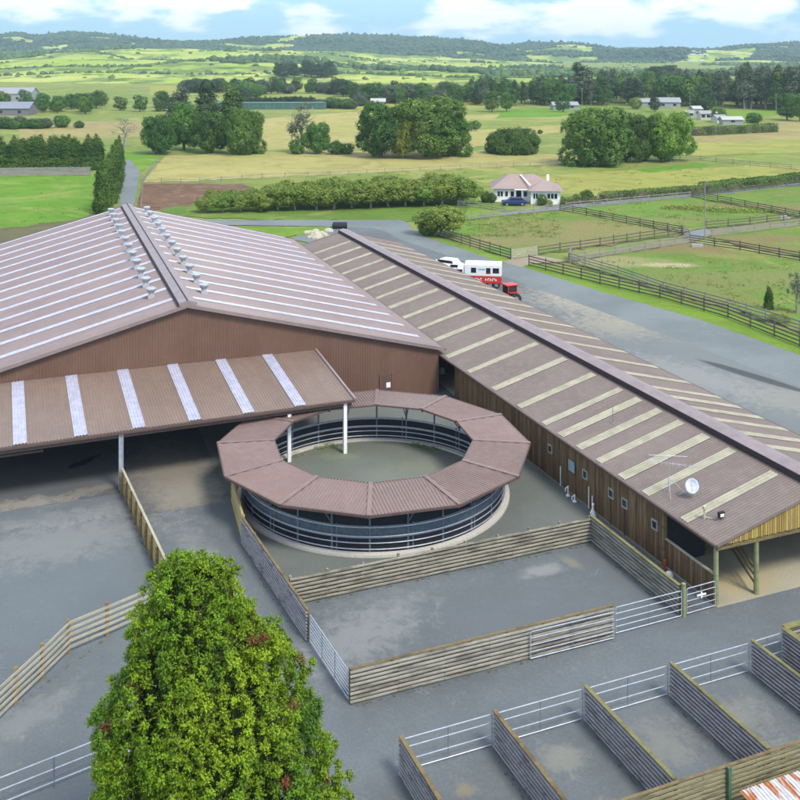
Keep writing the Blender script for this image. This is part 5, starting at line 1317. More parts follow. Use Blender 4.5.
place(BUSH[0], (347, 154), 3.6, 'lowest bush at the right end of the sparse tree clump', wide=1.2)
place(ROUND[1], (475.5, 131), 4.0, 'tiny lone round tree in the dry field above the domed shrub', wide=1.2)
place(BUSH[2], (540, 134), 1.8, 'tiny dark bush in the dry field behind the round tree', wide=1.0)
place(ORCH[0], (441, 236), 5.0, 'large round leafy bush tree on the bend of the road', wide=1.55, rot=1)
place(BUSH[0], (428, 234.5), 3.4, 'lower leafy bush at the left foot of the roadside bush tree', wide=1.1)
place(BUSH[2], (485, 202.5), 2.6, 'clipped dark green bush at the left corner of the white house', wide=.75, name='garden_bush')
place(BUSH[2], (492, 203), 2.3, 'second clipped dark bush close to the left wall of the white house', wide=.7)
place(BUSH[0], (542, 205.5), 2.6, 'mid green bush in front of the right wing of the white house', wide=.75)
place(BUSH[1], (549, 206.5), 1.4, 'small yellow bush in front of the right wing of the white house', wide=1.1)
place(BUSH[1], (577, 203.5), 2.2, 'yellow-green bush in the garden right of the white house', wide=.8)
place(BUSH[2], (587, 201), 2.6, 'dark garden shrub beside the start of the long hedge', wide=1.0)
place(CYP[1], (768.5, 309.5), 2.7, 'small dark conifer standing in front of the grey paddock fence', wide=.95)
place(SPARSE, (797, 314), 4.4, 'pale silvery young tree at the right edge behind the paddock fence', wide=1.0)
place(BUSH[1], (779, 322), 1.0, 'low patch of yellow grass bush below the silvery tree', wide=2.4)
place(ROUND[2], (706, 114.5), 13.5, 'tall dark conifer standing above the cluster of small white buildings', wide=.9)
place(BUSH[0], (718, 122), 7, 'round green bush tree behind the small white buildings', wide=.9)
place(BUSH[0], (754, 123), 5, 'pair of low green bushes in the field below the far pines', wide=1.3)
place(ROUND[0], (787, 120), 11, 'dark rounded tree at the right edge below the pines', wide=1.0)
place(ROUND[1], (800, 121.5), 12, 'green rounded tree cut off by the right edge of the picture', wide=1.0)
place(BUSH[1], (636, 109), 6.5, 'yellowish tree left of the pale roofed houses in the far belt', wide=1.0)
place(ROUND[2], (655, 112), 8, 'dark pointed tree between the two pale roofed houses', wide=.9)
place(ROUND[0], (563, 112), 9, 'dark tree in front of the white farmhouse at the edge of the far belt', wide=1.1)
place(PINE[2], (583, 104), 21, 'very tall grey gum tree in the far belt above the round tree', wide=2.1)
place(ROUND[0], (492, 112), 10, 'dark round tree at the right end of the far hedge line, left of its twin', wide=1.0)
place(ROUND[1], (507, 111.5), 9.5, 'green round tree at the right end of the far hedge line', wide=1.0)
place(BUSH[0], (62, 127.5), 5.5, 'large rounded bush above the left shelterbelt', wide=1.2)
place(BUSH[2], (79, 128), 3.2, 'small dark round bush right of the larger bush above the shelterbelt', wide=1.2)
place(ROUND[2], (243, 102), 9, 'pine-like dark tree at the left end of the dark hedge in the far fields', wide=1.4)
# orchard row
k = 0
for row, (us, vb, n) in enumerate((((205, 462), (213, 205), 15), ((215, 455), (207.5, 200), 14))):
    for i in range(n):
        f_ = i/(n-1); u = us[0]+(us[1]-us[0])*f_+random.uniform(-2, 2); v = vb[0]+(vb[1]-vb[0])*f_+ (0 if i else 0)
        h_ = 3.0+1.9*min(1, f_*2.2)+random.uniform(-.25, .3)
        place(ORCH[(i+row) % 3], (u, v+random.uniform(-.4, .4)), h_, 'light green orchard tree in the double row beside the road behind the sheds', 'orchard trees in the double row', wide=1.45)
        k += 1
# shelterbelts and hedges
def grp(protos, pts, h0, h1, label, group, wide=1.0, name=None):
    for i, uv in enumerate(pts):
        place(protos[i % len(protos)], uv, random.uniform(h0, h1), label, group, wide=wide*random.uniform(.88, 1.15))
grp([CYP[0], CYP[1]], [(-14+i*4.6+random.uniform(-.8, .8), 171.5-.1*i) for i in range(25)], 5.8, 8.6, 'dark leafy conifer in the long shelterbelt behind the vivid green left field', 'conifers of the left shelterbelt', 1.35)
for i in range(9):
    f_ = i/8.0; place(CYP[i % 2], (103+16*f_**.8, 214-42*f_), random.uniform(9.2, 10.4)*(1-.1*f_), 'tall dense conifer in the row along the narrow farm road', 'conifers along the farm road', wide=.86)
grp([BUSH[2], BUSH[0], BUSH[3]], [(-4+i*4.6, 128.5+random.uniform(-1.5, 1)) for i in range(12)], 3.5, 5.5, 'scrubby bush in the line above the shelterbelt', 'scrub bushes above the shelterbelt', 1.2)
grp([ROUND[2], CYP[0]], [(238+i*2.5, 104.6) for i in range(31)], 3.9, 4.9, 'small dark tree of the hedge line behind the teal shade house', 'trees of the dark hedge line', 1.6)
def hedge(a, b_, h, w, label, m=L_HEDGE, dens=60, size=.16):
    """clipped hedge: one continuous body of leaves between two ground points"""
    a, b_ = Vector(G(*a)), Vector(G(*b_)); d = b_-a; Lh = d.length; d.normalize(); n_ = Vector((-d.y, d.x, 0))
    rng = np.random.default_rng(int(Lh*7)); N = int(Lh*dens*(h+w/2))
    s = rng.uniform(0, Lh, N); side = rng.uniform(0, 1, N); top = side < w/(w+2*h)
    ww = np.where(top, rng.uniform(-.5, .5, N), np.where(rng.uniform(0, 1, N) < .5, -.5, .5))*w
    hz = h*(1+.05*np.sin(s*.23)+.04*np.sin(s*.71+1))
    zz = np.where(top, hz, rng.uniform(.05, 1, N)*hz)
    ww = ww*(1+.12*np.sin(s*.37+2)+.1*np.sin(s*1.3))
    P_ = np.stack([a.x+d.x*s+n_.x*ww, a.y+d.y*s+n_.y*ww, zz], 1)-np.array([a.x, a.y, 0])+rng.normal(0, .09, (N, 3))
    nn = np.stack([n_.x*ww, n_.y*ww, np.where(top, 1., .2)], 1)
    r = bpy.data.objects.new('hedge', None); COL.objects.link(r); r.location = a; tag(r, label, 'hedge'); OFF[r.name] = (0, 0, 0)
    o = bpy.data.objects.new('foliage', quads_mesh('hedge_leaves', leaf_quads(P_, nn, size, rng), rng.uniform(0, 1, N)*.6+.4*(np.sin(s*.9)*.5+.5), m)); COL.objects.link(o); o.parent = r
    mb = MB(); e = d*Lh; mb.beam((0, 0, h*.42), (e.x, e.y, h*.42), w*.8, h*.8); o = bpy.data.objects.new('stems', mesh_of('stems', mb, BARK)); COL.objects.link(o); o.parent = r
hedge((602, 201.5), (702, 193.2), 1.5, 2.0, 'long dark clipped hedge along the far side of the house lane, left stretch', L_HEDGE)
hedge((703, 193), (815, 180.5), 1.8, 2.4, 'brighter clipped hedge continuing along the lane to the right edge', mat_leaf('leaf_hedge_bright', (.06, .13, .02), (.09, .19, .025), (.05, .12, .02), .1), size=.18)
hedge((694, 135.8), (775, 131.8), 2.6, 3.0, 'dark clipped hedge standing alone in the brown field below the white buildings', L_CYP, 30, .24)
hedge((560, 204.5), (600, 203.5), 1.1, 1.2, 'low dark garden hedge right of the white house', L_HEDGE)
# far belts, every tree its own
def belt(protos, n, u0, u1, v0, v1, h0, h1, label, group, wide=1.0, seed=1):
    """v0, v1: functions of u giving the near and far base line"""
    rnd = random.Random(seed)
    for i in range(n):
        u = rnd.uniform(u0, u1); v = v0(u)+(v1(u)-v0(u))*rnd.random()
        place(rnd.choice(protos), (u, v), rnd.uniform(h0, h1), label, group, wide=wide*rnd.uniform(.85, 1.2))
lin = lambda a, b_, c, d: (lambda u: b_+(d-b_)*(u-a)/(c-a))
belt([PINE[2], PINE[0], PINE[2], PINE[1], PINE[2]], 50, 738, 826, lin(738, 109, 820, 113), lin(738, 101, 820, 102), 17, 21, 'tall pale-trunked tree in the highest stand of the far woodland at the right edge', 'high stand of trees at the right edge', 1.0, 55)
belt([PINE[0], PINE[1], PINE[2], PINE[2], ROUND[1]], 150, 600, 822, lin(600, 106, 820, 110), lin(600, 96, 820, 98), 12, 17, 'tall slender pine in the wide far belt of woodland on the right', 'pines of the right far belt', 1.15, 5)
belt([PINE[0], PINE[2], ROUND[0], ROUND[1], PINE[1]], 75, 470, 612, lin(470, 106, 612, 106), lin(470, 96, 612, 97), 9.5, 14, 'mixed tree in the central far belt of woodland', 'trees of the central far belt', 1.15, 6)
belt([ROUND[0], ROUND[1], ROUND[2], BUSH[3]], 60, 352, 480, lin(352, 104, 480, 105), lin(352, 97, 480, 96), 6.5, 11.5, 'dark rounded tree in the left part of the far belt of woodland', 'trees of the left far belt', 1.15, 7)
belt([ROUND[2], ROUND[0]], 9, 334, 352, lin(330, 98, 352, 99), lin(330, 94, 352, 94), 9, 12, 'dark tree in the compact clump at the left end of the far belt', 'dark clump left of the far belt', 1.1, 8)
belt([BUSH[0], BUSH[3], BUSH[2]], 16, 318, 372, lin(318, 108, 372, 110), lin(318, 104, 372, 106), 4, 6, 'low bush in the far field left of the big spreading trees', 'low bushes of the far field', 1.3, 9)
belt([ROUND[2]], 11, 650, 680, lin(650, 86, 680, 86), lin(650, 83, 680, 83), 13, 18, 'dark tree in the small clump above the right far belt', 'dark clump above the far belt', 1.4, 10)
belt([ROUND[0], ROUND[2], BUSH[3]], 46, 186, 335, lin(186, 93, 335, 95), lin(186, 90, 335, 91.5), 7, 11, 'tree in the thin line across the far left fields', 'trees in the thin far line', 1.2, 11)
belt([ROUND[0], ROUND[1]], 34, -10, 180, lin(0, 113, 180, 116), lin(0, 104, 180, 106), 5, 9, 'rounded tree among the far left fields', 'trees among the far left fields', 1.2, 12)
belt([PINE[2], PINE[0]], 26, 268, 334, lin(268, 80, 334, 80), lin(268, 78, 334, 78), 12, 18, 'grey-green gum tree of the grove on the light hill', 'gums of the hill grove', 1.7, 13)
belt([ROUND[1], BUSH[0]], 26, 236, 262, lin(236, 96.5, 262, 97), lin(236, 94, 262, 94), 6, 10, 'rounded tree in the far clump behind the teal shade house', 'far clump behind the shade house', 1.3, 14)
for p_ in OAK+[OAKG, DOME, SPARSE, BARE]+PINE+ROUND+ORCH+BUSH+CYP:
    if p_.name not in PLACED: print('UNPLACED', p_.name)

# rushes and tufts in the paddocks
for (u, v, rx, ry, n, m_, nm) in ((687, 209, 5.0, 2.2, 900, L_YEL, 'brown'), (737, 211.5, 8, 2.4, 1600, L_ORCH, 'green')):
    x, y, _ = G(u, v); rng = np.random.default_rng(int(u)); a = rng.uniform(0, 6.28, n); q = np.sqrt(rng.uniform(0, 1, n))
    P_ = np.stack([rx*q*np.cos(a), ry*q*np.sin(a), rng.uniform(.05, .7, n)*(1-q*q*.6)], 1)
    o = bpy.data.objects.new('rushes', quads_mesh('rushes', leaf_quads(P_, np.zeros_like(P_)+[0, 0, 1.], .16, rng), rng.uniform(0, 1, n), m_)); COL.objects.link(o); o.location = (x, y, 0)
    tag(o, nm+' patch of rushes in the middle paddock', 'rushes', kind='stuff')
def inside(p, poly):
    c = False; n = len(poly)
    for i in range(n):
        (x1, y1), (x2, y2) = poly[i], poly[i-1]
        if (y1 > p[1]) != (y2 > p[1]) and p[0] < (x2-x1)*(p[1]-y1)/(y2-y1)+x1: c = not c
    return c
rng = np.random.default_rng(77); Ps = []
for (u0, u1, v0, v1, n) in ((468, 560, 214, 238, 70), (560, 790, 262, 330, 60), (600, 780, 200, 228, 30), (0, 85, 185, 225, 12), (600, 800, 166, 185, 40), (300, 600, 172, 192, 60)):
    for i in range(n*(1 if v1 < 195 or u1 < 90 else 3)):
        uu, vv_ = rng.uniform(u0, u1), rng.uniform(v0, v1)
        if v1 > 195 and u1 > 90 and not any(inside((uu, vv_), q) for q in PADDOCKS): continue
        x, y, _ = G(uu, vv_); m = 22; r = rng.uniform(.25, .7)
        Ps.append(np.stack([x+rng.normal(0, r, m), y+rng.normal(0, r, m), np.abs(rng.normal(0, .16, m))+.02], 1))
Ps = np.concatenate(Ps)
o = bpy.data.objects.new('grass_tufts', quads_mesh('tufts', leaf_quads(Ps, np.zeros_like(Ps)+[0, 0, 1.], .12, rng), rng.uniform(0, 1, len(Ps)), mat_leaf('tuft_grass', (.11, .20, .03), (.17, .24, .04), (.24, .24, .08), .3))); COL.objects.link(o)
tag(o, 'taller tufts of grass scattered over the paddocks', 'grass', kind='stuff')

rng = np.random.default_rng(91); Ps = []
for (t0, s0, t1, s1, n, off_) in ((13.9, 48.6, 31, 48.5, 150, -.12), (31.05, 48.4, 31.05, 41, 70, -.1), (14, 40.28, 27, 40.25, 60, -.1), (18.2, 35.4, 18.3, 30.2, 40, -.1), (22.5, 35.4, 22.55, 30.2, 40, -.1),
                                 (26.75, 35.4, 26.85, 30.2, 40, -.1), (31.2, 35.4, 31.25, 30.2, 30, -.1), (14.5, 30.1, 33, 30.15, 90, .1), (33.3, 45, 33.3, 71, 120, -.15), (13.3, 46, 12.6, 55.5, 40, -.15), (33.1, 48, 31.6, 41, 60, .1), (.5, 45.5, 4.6, 49.2, 30, -.1), (7.3, 64, 8, 52, 40, -.2)):
    for k in range(n//2):
        f_ = rng.uniform(); w_ = rng.normal(0, .03); m = 9; r_ = rng.uniform(.015, .05)
        x, y, _ = W(t0+(t1-t0)*f_+(w_+off_ if abs(t1-t0) < 2 else 0), s0+(s1-s0)*f_+(w_+off_ if abs(t1-t0) >= 2 else 0))
        Ps.append(np.stack([x+rng.normal(0, r_, m), y+rng.normal(0, r_, m), .1+np.abs(rng.normal(0, .035, m))], 1))
Ps = np.concatenate(Ps)
o = bpy.data.objects.new('weeds', quads_mesh('wall_weeds', leaf_quads(Ps, np.zeros_like(Ps)+[0, 0, 1.], .025, rng), rng.uniform(0, 1, len(Ps)), mat_leaf('dry_weed', (.16, .14, .05), (.20, .17, .08), (.11, .16, .04), 1.2))); COL.objects.link(o)
tag(o, 'dry weeds and moss along the foot of the yard walls', 'weeds', kind='stuff')

# ------------------------------------------------------------------ the foreground conifer
CX, CY = -5.9, 30.2
con = bpy.data.objects.new('conifer_tree', None); COL.objects.link(con); con.location = (CX, CY, 0); OFF[con.name] = (0, 0, 0)
tag(con, 'big bushy bright green conifer filling the lower left foreground', 'tree')
prof_z = np.array([0, 3.0, 5.4, 6.05, 7.6, 8.67, 10.1, 10.6, 11.4, 12.0, 12.3, 12.5])
prof_L = np.array([3.0, 2.9, 2.9, 2.9, 2.8, 2.5, 2.1, 1.95, 1.65, 1.35, .9, .3]); prof_R = np.array([4.4, 4.3, 3.95, 3.5, 2.8, 2.4, 1.85, 1.3, 1.1, .9, .5, .1])
prof_F = np.array([3.3, 3.2, 3.1, 3.0, 2.7, 2.4, 1.9, 1.7, 1.3, 1.0, .6, .1]); prof_r = prof_F
def radius(th, z):
    l_, r_, f_ = np.interp(z, prof_z, prof_L), np.interp(z, prof_z, prof_R), np.interp(z, prof_z, prof_F)
    c2 = np.cos(th)**2
    return np.where(np.cos(th) > 0, r_, l_)*c2+f_*(1-c2)
rng = np.random.default_rng(21)
def lumpf(a, z): return .22*mnoise.noise(Vector((math.cos(a)*2.6, math.sin(a)*2.6, z*.3)))+.26*mnoise.noise(Vector((math.cos(a)*5+5, math.sin(a)*5, z*.8)))
cand = 30000
zz = 12.5*rng.uniform(0, 1, cand)**.95; th_ = rng.uniform(0, 2*math.pi, cand); rr = radius(th_, zz); keep = rng.uniform(0, 4.6, cand) < rr+.5
zz, rr, th_ = zz[keep], rr[keep], th_[keep]
lump = np.array([lumpf(a, z) for a, z in zip(th_, zz)])
rad = rr*(1+lump*1.15)*rng.uniform(.91, 1.03, len(rr))
cpos = np.stack([rad*np.cos(th_)-.25*np.clip(zz-10, 0, 3)/2, rad*np.sin(th_), zz+lump*1.2], 1)
for (tx, ty, tz, tr_, n_) in ((-.75, -.1, 12.3, .42, 260), (.55, .1, 12.1, .36, 200), (-.2, .3, 12.0, .4, 160), (1.05, -.2, 11.1, .4, 180), (1.9, -.4, 9.9, .55, 220), (-1.7, -.3, 10.9, .4, 160), (-2.2, -.6, 8.6, .5, 200), (2.2, -.8, 8.0, .5, 200)):
    q = rng.choice(len(cpos), n_, False); dd = unit(rng.normal(0, 1, (n_, 3))); dd[:, 2] = np.abs(dd[:, 2])
    cpos[q] = np.array([tx, ty, tz])+dd*tr_; th_[q] = np.arctan2(dd[:, 1], dd[:, 0]); zz[q] = 12.3
# keep tufts a hand's breadth apart so that they cover the crown evenly
MD = .29; cells = {}; acc = []
for i_, p3 in enumerate(cpos):
    key = (int(p3[0]//MD), int(p3[1]//MD), int(p3[2]//MD)); okk = True
    for dx_ in (-1, 0, 1):
        for dy_ in (-1, 0, 1):
            for dz_ in (-1, 0, 1):
                for q_ in cells.get((key[0]+dx_, key[1]+dy_, key[2]+dz_), ()):
                    if ((cpos[q_]-p3)**2).sum() < MD*MD: okk = False; break
                if not okk: break
            if not okk: break
        if not okk: break
    if okk: cells.setdefault(key, []).append(i_); acc.append(i_)
acc = np.array(acc); cpos, th_, zz = cpos[acc], th_[acc], zz[acc]; NBk = len(acc); print('conifer tufts', NBk)
cn_ = unit(np.stack([np.cos(th_), np.sin(th_), np.full(NBk, .65)+np.clip(zz-11.3, 0, 1)*1.5], 1))
NSP, NLF = 48, 8
csz = rng.uniform(.75, 1.4, NBk)
spd = unit(np.repeat(cn_, NSP, 0)*.55+unit(rng.normal(0, 1, (NBk*NSP, 3)))+[0, 0, .15])
spl = rng.uniform(.15, .25, NBk*NSP)*np.repeat(csz, NSP)
base = np.repeat(cpos, NSP, 0)
tt = np.tile(np.linspace(.4, 1.0, NLF), NBk*NSP)
LP = np.repeat(base, NLF, 0)+np.repeat(spd*spl[:, None], NLF, 0)*tt[:, None]
LP += rng.normal(0, .008, LP.shape)
SPR = np.repeat(spd, NLF, 0)
fn = unit(SPR+rng.normal(0, .38, LP.shape)); ta_ = unit(np.cross(fn, rng.normal(0, 1, LP.shape))); tb_ = np.cross(fn, ta_)
ll = (.034*rng.uniform(.7, 1.3, len(LP)))[:, None]; lw_ = ll*.42
Q = np.stack([LP-ta_*ll, LP-tb_*lw_, LP+ta_*ll, LP+tb_*lw_], 1)
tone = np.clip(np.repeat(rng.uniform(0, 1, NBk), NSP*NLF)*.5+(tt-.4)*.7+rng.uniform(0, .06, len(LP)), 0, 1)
L_CON = mat_leaf('conifer_foliage', (.12, .245, .014), (.21, .34, .02), (.08, .20, .022), .42, .2, .38, .62, (.5, .62), .42, 1.5)
L_CONB = mat_leaf('conifer_browned', (.16, .13, .03), (.20, .085, .035), (.13, .15, .03), 1.2, .2)
# browned tips gather in a few patches
bsel = np.zeros(NBk, bool)
for (a_, z_, ra, rz_) in ((-.5, 7.1, .12, .35), (-2.75, 7.2, .06, .25), (-.75, 6.0, .12, .4)):
    da = np.angle(np.exp(1j*(th_-a_))); bsel |= ((da/ra)**2+((zz-z_)/rz_)**2 < 1) & (rng.uniform(0, 1, NBk) < .4)
bsel |= rng.uniform(0, 1, NBk) < .008
bl = np.repeat(bsel, NSP*NLF)
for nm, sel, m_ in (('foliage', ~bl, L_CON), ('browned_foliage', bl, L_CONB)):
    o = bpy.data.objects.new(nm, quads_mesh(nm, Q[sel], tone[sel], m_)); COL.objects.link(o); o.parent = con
mb = MB(); mb.tube((0, 0, -.2), (0, 0, 6.5), .42, .26, 12, False); mb.tube((0, 0, 6.5), (-.1, .1, 11.3), .26, .05, 10, False)
rnd = random.Random(8)
for i in range(150):
    z = .8+i*.069; a = i*2.4; r = float(radius(np.array(a), z))*.85; mb.tube((0, 0, z), (r*math.cos(a), r*math.sin(a), z+r*.22), .05, .012, 5, False)
trk = bpy.data.objects.new('trunk', mesh_of('conifer_trunk', mb, BARK)); COL.objects.link(trk); trk.parent = con
mb = MB()
for (a_, z_, l_) in ((-.75, 5.2, .9), (-.7, 5.0, 1.1), (-.55, 5.3, .7), (-1.0, 4.6, .8)):
    r = float(np.interp(z_, prof_z, prof_r))*1.0; p0_ = Vector((r*math.cos(a_), r*math.sin(a_), z_)); p1_ = p0_+Vector((math.cos(a_)*.25, math.sin(a_)*.25, l_))
    mb.tube(p0_, p1_, .014, .005, 4)
    for k in range(6): q = p0_.lerp(p1_, .3+k*.11); mb.tube(q, q+Vector((rnd.uniform(-.2, .2), rnd.uniform(-.15, .05), .18)), .006, .003, 3)
o = bpy.data.objects.new('dead_twigs', mesh_of('dead_twigs', mb, BARKP)); COL.objects.link(o); o.parent = con
# dark inner mass of old shoots so that no daylight passes through the middle
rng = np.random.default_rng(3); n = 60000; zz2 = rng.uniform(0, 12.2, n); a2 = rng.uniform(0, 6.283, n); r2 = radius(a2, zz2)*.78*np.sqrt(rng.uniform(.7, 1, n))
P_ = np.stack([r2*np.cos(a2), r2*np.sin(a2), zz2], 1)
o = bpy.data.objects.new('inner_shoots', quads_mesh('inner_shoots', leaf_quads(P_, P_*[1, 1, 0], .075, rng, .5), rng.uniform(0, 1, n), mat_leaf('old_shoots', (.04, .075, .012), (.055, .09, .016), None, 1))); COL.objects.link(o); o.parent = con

# ------------------------------------------------------------------ hills
ucr = [-600, -200, 0, 17, 34, 51, 74, 91, 120, 150, 180, 215, 260, 300, 330, 345, 378, 422, 462, 490, 506, 530, 564, 594, 615, 648, 675, 705, 733, 760, 785, 800, 1000, 1400]
vB = [40, 36, 35.5, 33, 37, 35, 33.5, 34, 37, 40, 44, 45, 41, 37, 35.5, 35, 36, 39, 42, 47, 47.5, 43.5, 43, 46, 51, 52, 52, 51, 48.5, 45.5, 44.5, 45, 40, 44]
uA = [-600, -200, 0, 60, 118, 170, 270, 327, 378, 429, 480, 530, 597, 658, 700, 800, 1000, 1400]
vA = [58, 56, 58, 53, 50, 52, 49.5, 52, 60, 62, 63.5, 67, 69, 69.5, 73, 76, 76, 74]
Yr = [820, 950, 1150, 1400, 1700, 2000, 2300, 2600, 2900, 3200, 3600, 4200, 5200, 6500]
au = np.arange(-300, 1101, 5.0); 
vBa = np.interp(au, ucr, vB); vAa = np.interp(au, uA, vA)
fine = np.linspace(820, 4450, 130)
V, T_ = [], []
zAtop = CAM_H-(vAa-HZN)*1.75; zBtop = CAM_H-(vBa-HZN)*3.3
for Y in fine:
    wa = np.interp(Y, [820, 1000, 1750, 2250, 3300, 4300, 6700], [0, .12, 1, .62, .4, 0, 0]); wb = np.interp(Y, [820, 1900, 2300, 3300, 4300, 6700], [0, 0, .12, 1, .55, 0])
    base_z = zAtop*wa*(1-wb)+zBtop*wb
    row = []
    for i, u in enumerate(au):
        X = (u-400)*Y/1000
        nz = mnoise.fractal(Vector((X/420, Y/420, 3.3)), 1.0, 2.0, 5)
        amp = 13*min(1, (Y-820)/600)*(1 if Y < 2400 else 2.0)
        ridge = 1-abs(np.interp(Y, [820, 1750], [0, 1])*2-1)*.0
        edge = .25 if (abs(Y-1750) < 160 or abs(Y-3300) < 200) else 1
        row.append((X, Y, max(-.5, base_z[i]+nz*amp*edge)-.4))
    V.append(row)
nr, nc = len(V), len(au)
vv = [p for r in V for p in r]
ff = [(r*nc+c, r*nc+c+1, (r+1)*nc+c+1, (r+1)*nc+c) for r in range(nr-1) for c in range(nc-1)]
me = bpy.data.meshes.new('hills'); me.from_pydata(vv, [], ff)
# vegetation cover: 1 = bush, 0 = pasture (a property of the land, kept per vertex)
wood = []
for X, Y, z in vv:
    u = 400+X*1000/Y
    w_ = 0.0
    nB = mnoise.fractal(Vector((X/260, Y/260, 9.1)), 1.0, 2.0, 4)
    if Y > 2250: w_ = min(1, (Y-2250)/250)*(1 if nB < .34 else 0)
    else: w_ = 1.0 if nB > .30 else 0.0
    if Y > 2250 and 520 < u < 596 and Y < 2950: w_ = 0.15 if nB < .15 else 1
    if Y > 2400 and 700 < u < 760 and Y < 2900: w_ = 0.2
    if u < 40 and Y > 1500: w_ = 1 if nB > -.3 else 0
    wood.append(w_)
at = me.attributes.new('wood', 'FLOAT', 'POINT'); at.data.foreach_set('value', wood)
me.polygons.foreach_set('use_smooth', [True]*len(me.polygons)); me.update()
M_HILL, nt_, b_ = newmat('hill_cover')
a_ = nt_.nodes.new('ShaderNodeAttribute'); a_.attribute_name = 'wood'; p_ = coords(nt_, 'World')
g1 = mix(nt_, noise_fac(nt_, p_, .004, 6, .4, .6), (.28, .38, .06), (.42, .45, .13))
g1 = mix(nt_, noise_fac(nt_, coords(nt_, 'World', scale=(1, .5, 1)), .012, 6, .47, .58, .65), g1, (.14, .20, .06))
g1 = mix(nt_, noise_fac(nt_, p_, .03, 6, .56, .62, .7), g1, (.06, .11, .03))
w1 = mix(nt_, noise_fac(nt_, p_, .01, 6, .35, .65, .7), (.025, .055, .025), (.06, .10, .04))
w1 = mix(nt_, noise_fac(nt_, p_, .006, 6, .58, .66, .7), w1, (.16, .22, .06))
wf = nt_.nodes.new('ShaderNodeMapRange'); wf.inputs[1].default_value = .4; wf.inputs[2].default_value = .6; nt_.links.new(a_.outputs['Fac'], wf.inputs[0])
nt_.links.new(mix(nt_, wf.outputs[0], g1, w1), b_.inputs['Base Color']); b_.inputs['Roughness'].default_value = .95; b_.inputs['Specular IOR Level'].default_value = .05
add_bump(nt_, b_, noise_fac(nt_, p_, .06, 5, .3, .7), .5, 3.0)
me.materials.append(M_HILL); ho_ = bpy.data.objects.new('hills', me); COL.objects.link(ho_); ho_['kind'] = 'structure'
# bush canopy on the far hills and scrub on the light ones
wood = np.array(wood); VV = np.array(vv); rng = np.random.default_rng(9)
vis = (np.abs(VV[:, 0]/VV[:, 1]) < .5)
def canopy_mesh(name, P, R, H, mat, seed):
    rng = np.random.default_rng(seed); n = len(P); seg = 6
    ang = np.arange(seg)*2*np.pi/seg
    ring = np.stack([np.cos(ang), np.sin(ang)], 1)
    lv = [(0.0, .75), (.45, 1.0), (.82, .62)]
    vs = []
    for f_, w_ in lv:
        r = (R*w_)[:, None]*rng.uniform(.75, 1.2, (n, seg)); a0 = rng.uniform(0, 1, n)[:, None]
        vs.append(np.stack([P[:, 0:1]+r*np.cos(ang+a0), P[:, 1:2]+r*np.sin(ang+a0), P[:, 2:3]+(H*f_)[:, None]*rng.uniform(.9, 1.1, (n, seg))], 2))
    top = np.stack([P[:, 0], P[:, 1], P[:, 2]+H], 1)[:, None]
    allv = np.concatenate(vs+[top], 1); m = 3*seg+1
    fs = []
    for k in range(2):
        for i in range(seg): j = (i+1) % seg; fs.append((k*seg+i, k*seg+j, (k+1)*seg+j, (k+1)*seg+i))
    for i in range(seg): fs.append((2*seg+i, 2*seg+(i+1) % seg, 3*seg, 3*seg))
    V_ = allv.reshape(-1, 3)
    quad = np.array(fs[:2*seg]); tri = np.array([f[:3] for f in fs[2*seg:]])
    off = (np.arange(n)*m)[:, None, None]
    q = (quad[None]+off).reshape(-1, 4); t = (tri[None]+off).reshape(-1, 3)
    me = bpy.data.meshes.new(name); me.vertices.add(len(V_)); me.vertices.foreach_set('co', V_.astype(np.float32).ravel())
    me.loops.add(q.size+t.size); me.loops.foreach_set('vertex_index', np.concatenate([q.ravel(), t.ravel()]).astype(np.int32))
    me.polygons.add(len(q)+len(t)); ls = np.concatenate([np.arange(len(q))*4, q.size+np.arange(len(t))*3]); me.polygons.foreach_set('loop_start', ls.astype(np.int32))
    me.polygons.foreach_set('loop_total', np.concatenate([np.full(len(q), 4), np.full(len(t), 3)]).astype(np.int32))
    at = me.attributes.new('tone', 'FLOAT', 'FACE'); tn = rng.uniform(0, 1, n); at.data.foreach_set('value', np.concatenate([np.repeat(tn, len(quad)), np.repeat(tn, len(tri))]).astype(np.float32))
    me.materials.append(mat); me.update(calc_edges=True)
    o = bpy.data.objects.new(name, me); COL.objects.link(o); return o
def sample(mask, n, jx, jy):
    idx = rng.choice(np.where(mask)[0], n); P = VV[idx].copy(); P[:, 0] += rng.uniform(-jx, jx, n); P[:, 1] += rng.uniform(-jy, jy, n); P[:, 2] -= 1.5; return P
L_BUSHF = mat_leaf('far_bush', (.022, .052, .032), (.038, .075, .04), (.055, .10, .04), .004, 0)
n = 22000; P_ = sample((wood > .5) & vis & (VV[:, 1] > 2250) & (VV[:, 1] < 3450), n, 14, 18)
tag(canopy_mesh('hill_forest', P_, rng.uniform(4, 8, n), rng.uniform(5, 10, n), L_BUSHF, 1), 'dark forest covering the far hills along the skyline', 'forest', kind='stuff')
n = 420; P_ = sample(vis & (VV[:, 1] > 3150) & (VV[:, 1] < 3400), n, 10, 18)
tag(canopy_mesh('ridge_trees', P_, rng.uniform(4, 8, n), rng.uniform(9, 17, n), L_BUSHF, 4), 'taller dark trees standing up along the far ridge line', 'forest', kind='stuff')
n = 2600; P_ = sample((wood > .5) & vis & (VV[:, 1] > 1000) & (VV[:, 1] < 2250), n, 9, 12)
tag(canopy_mesh('hill_scrub', P_, rng.uniform(3, 6.5, n), rng.uniform(4, 9, n), mat_leaf('scrub_green', (.04, .08, .028), (.07, .12, .035), None, .01, 0), 2), 'patches of bush and trees on the light green hills', 'bush', kind='stuff')
n = 420; P_ = sample(vis & (VV[:, 1] > 900) & (VV[:, 1] < 2200), n, 9, 12)
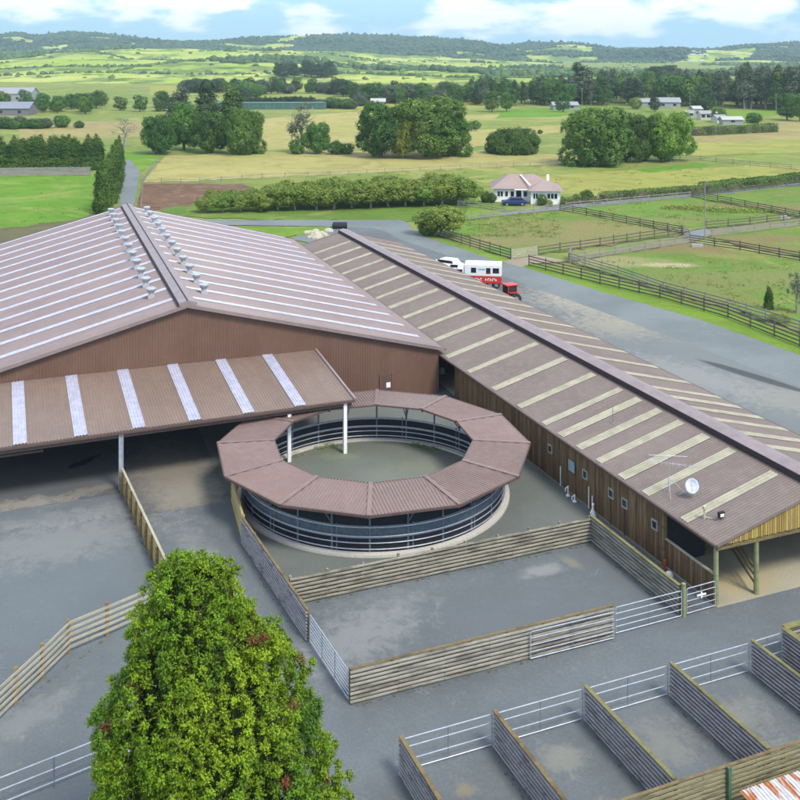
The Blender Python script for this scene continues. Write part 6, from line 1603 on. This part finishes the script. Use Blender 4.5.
def hill_z(u, Y):
    i = min(len(fine)-2, int(np.searchsorted(fine, Y))-1); j = min(len(au)-2, int((u-au[0])/5)); fy = (Y-fine[i])/(fine[i+1]-fine[i]); fu = (u-au[j])/5
    g = lambda a, b_: V[a][b_][2]
    return (g(i, j)*(1-fu)+g(i, j+1)*fu)*(1-fy)+(g(i+1, j)*(1-fu)+g(i+1, j+1)*fu)*fy
rowp = []
for (ua, Ya, ub, Yb) in ((-20, 1000, 330, 1030), (330, 1030, 560, 1000), (0, 1180, 150, 1120), (170, 1300, 420, 1180), (255, 1450, 300, 1050), (420, 1500, 560, 1250), (330, 1650, 480, 1560), (60, 1600, 180, 1350),
                       (120, 1050, 240, 1500), (560, 1500, 700, 1350), (540, 1150, 760, 1120), (480, 1350, 640, 1600), (200, 1720, 380, 1740), (600, 1250, 820, 1300), (400, 1100, 470, 1400)):
    m_ = 60
    for q in range(m_):
        f_ = (q+rng.uniform(-.4, .4))/m_; f_ = min(1, max(0, f_)); u_, Y_ = ua+(ub-ua)*f_+3*math.sin(f_*9), Ya+(Yb-Ya)*f_+18*math.sin(f_*7)
        rowp.append(((u_-400)*Y_/1000, Y_, hill_z(u_, Y_)-1))
P_ = np.concatenate([P_, np.array(rowp)]); n = len(P_)
tag(canopy_mesh('scattered_scrub', P_, rng.uniform(1.5, 4.5, n), rng.uniform(2, 5, n), mat_leaf('scrub_mid', (.05, .10, .03), (.09, .15, .04), None, .01, 0), 3), 'scattered small bushes dotted over the light green hills', 'bush', kind='stuff')
# pale village on the hillside to the right
rnd = random.Random(12)
def on_hill(u, Y):
    i = int(np.argmin(np.abs(fine-Y))); j = int(np.argmin(np.abs(au-u))); return V[i][j]
for i in range(9):
    x, y, z = on_hill(rnd.uniform(688, 716), rnd.choice([2350, 2450, 2550]))
    b = farm_house((400, 100), rnd.uniform(7, 12), 6, 3, 2, M_RWHITE, M_RWHITE, 'tiny pale building in the far village on the hillside above the right belt', 0, 'hill_house', 'house', 'houses of the hillside village', 0)
    b.location = (x+rnd.uniform(-5, 5), y, z-.3)

# ------------------------------------------------------------------ air
hz = MB(); hz.box(-3600, 3600, -260, 4750, -1.6, 118)
hm = bpy.data.materials.new('haze'); hm.use_nodes = True; hn = hm.node_tree
for n_ in list(hn.nodes):
    if n_.type == 'BSDF_PRINCIPLED': hn.nodes.remove(n_)
pv = hn.nodes.new('ShaderNodeVolumePrincipled'); pv.inputs['Color'].default_value = (.66, .82, 1, 1); pv.inputs['Density'].default_value = .00013
pv.inputs['Anisotropy'].default_value = .2
hn.links.new(pv.outputs[0], hn.nodes['Material Output'].inputs['Volume'])
ob = bpy.data.objects.new('haze', mesh_of('haze', hz, hm)); COL.objects.link(ob); ob['kind'] = 'stuff'; ob['label'] = 'thin pale blue haze over the far hills'
